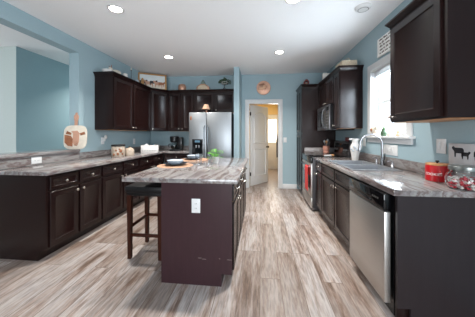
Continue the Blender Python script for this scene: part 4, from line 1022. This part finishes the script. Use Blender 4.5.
# cow print board leaning on the wall behind the jar
t = thing('cow_sign', 'grey-white board with black cows leaning on the wall behind the jar', 'picture', (XR-0.032, 1.945, ZT+0.002), -90)
tl = Matrix.Rotation(R(0), 4, 'X')
bm = new(); box(bm, 0, 0.34, 0, 0.008, 0, 0.305, 0.002); xf(bm, tl); build('board', bm, 'cow_sign_board', t)
cow2 = [(-0.05, 0.0), (-0.038, 0.0), (-0.035, 0.035), (0.02, 0.035), (0.022, 0.0), (0.034, 0.0), (0.037, 0.05), (0.06, 0.075), (0.062, 0.09), (0.045, 0.098), (0.03, 0.085), (-0.045, 0.085), (-0.058, 0.07), (-0.06, 0.03), (-0.054, 0.03), (-0.052, 0.055)]
for k_, (cx, cz, s_) in enumerate(((0.085, 0.20, 0.85), (0.15, 0.19, 0.6), (0.26, 0.19, 0.8))):
    bm = new(); prism(bm, [(cx+(-u if k_ == 0 else u)*s_, cz+v*s_) for u, v in cow2], -0.0015, 0.0005, 'XZ'); xf(bm, tl); build('painted_cow', bm, 'cow_black', t)

# ------------------------------------------------------------------ window sill things
ZS = WZ0+0.001
t = thing('cow_figurine', 'small tan figurine at the left end of the window sill', 'figurine', (XR-0.02, 3.15, ZS), 0); t.scale = (1.2, 1.45, 1.45)
bm = new(); ball(bm, (0, 0, 0.05), 0.042, (0.6, 1.2, 0.9)); ball(bm, (0, -0.05, 0.075), 0.022); build('animal_body', bm, 'cow_cream', t)
for y in (-0.03, 0.03): bm = new(); box(bm, -0.015, 0.015, y-0.008, y+0.008, 0, 0.035, 0.003); build('leg', bm, 'cow_cream', t)
bm = new(); ball(bm, (-0.026, 0.0, 0.055), 0.018, (0.4, 1, 1)); build('patch', bm, 'cow_brown', t, 'brown patch')
t = thing('flower_vase', 'little vase of pink flowers in the middle of the window sill', 'vase', (XR-0.015, 2.92, ZS)); t.scale = (1.1, 1.3, 1.35)
bm = new(); lathe(bm, [(0, 0), (0.022, 0), (0.03, 0.03), (0.016, 0.06), (0.02, 0.07), (0, 0.06)]); build('vase_body', bm, 'dark_green', t)
bm = new(); rr = random.Random(4)
for i in range(9): tube(bm, [(0, 0, 0.05), (rr.uniform(-0.01, 0.01), (i-4)*0.012, 0.11), (rr.uniform(-0.015, 0.015), (i-4)*0.022, rr.uniform(0.13, 0.19))], 0.0018, 5)
build('stems', bm, 'plant_green', t)
bm = new(); rr = random.Random(4)
for i in range(9): x_ = rr.uniform(-0.01, 0.01); ball(bm, (rr.uniform(-0.015, 0.015), (i-4)*0.022, rr.uniform(0.14, 0.2)), 0.013, (1, 1, 1), 1)
build('blossoms', bm, 'flower_pink', t)
for k_, (y_, h_, mt, lb) in enumerate(((3.06, 0.06, 'flower_pink', 'pale pink ornament between the figurine and vase on the sill'), (2.78, 0.07, 'cow_cream', 'cream ornament right of the vase on the sill'), (2.70, 0.085, 'lighthouse_white', 'slim white ornament on the window sill'), (2.62, 0.065, 'linen_shade', 'peach ornament near the right end of the window sill'))):
    bm = new(); lathe(bm, [(0, 0), (0.022, 0), (0.026, h_*0.3), (0.014, h_*0.6), (0.019, h_*0.8), (0.01, h_), (0, h_)]); tag(build('sill_ornament', bm, mt), lb, 'ornament', 'ornaments on the window sill', (XR-0.02, y_, ZS))

# ------------------------------------------------------------------ hall things
t = thing('coat', 'dark garment hanging on the right side of the yellow hall', 'garment', (0.66, 7.2, 0.55))
bm = new(); prism(bm, [(-0.13, 0.0), (0.12, 0.02), (0.13, 0.6), (0.08, 0.78), (0.03, 0.83), (-0.03, 0.83), (-0.08, 0.78), (-0.14, 0.55)], -0.05, 0.05, 'XZ', 0.02); build('garment_body', bm, 'garment', t)
bm = new(); tube(bm, [(0.0, 0, 0.83), (0, 0, 0.9), (0.14, 0, 0.9)], 0.006); build('hanger_hook', bm, 'dark_iron', t)
t = thing('hall_shelf', 'brown wooden shelf high up in the yellow hall', 'shelf', (0.10, 7.6, 1.95))
bm = new(); box(bm, -0.5, 0.12, -0.12, 0.12, 0.18, 0.22, 0.004); box(bm, 0.0, 0.12, -0.12, 0.12, 0.0, 0.18, 0.004); build('shelf_body', bm, 'frame_brown', t)
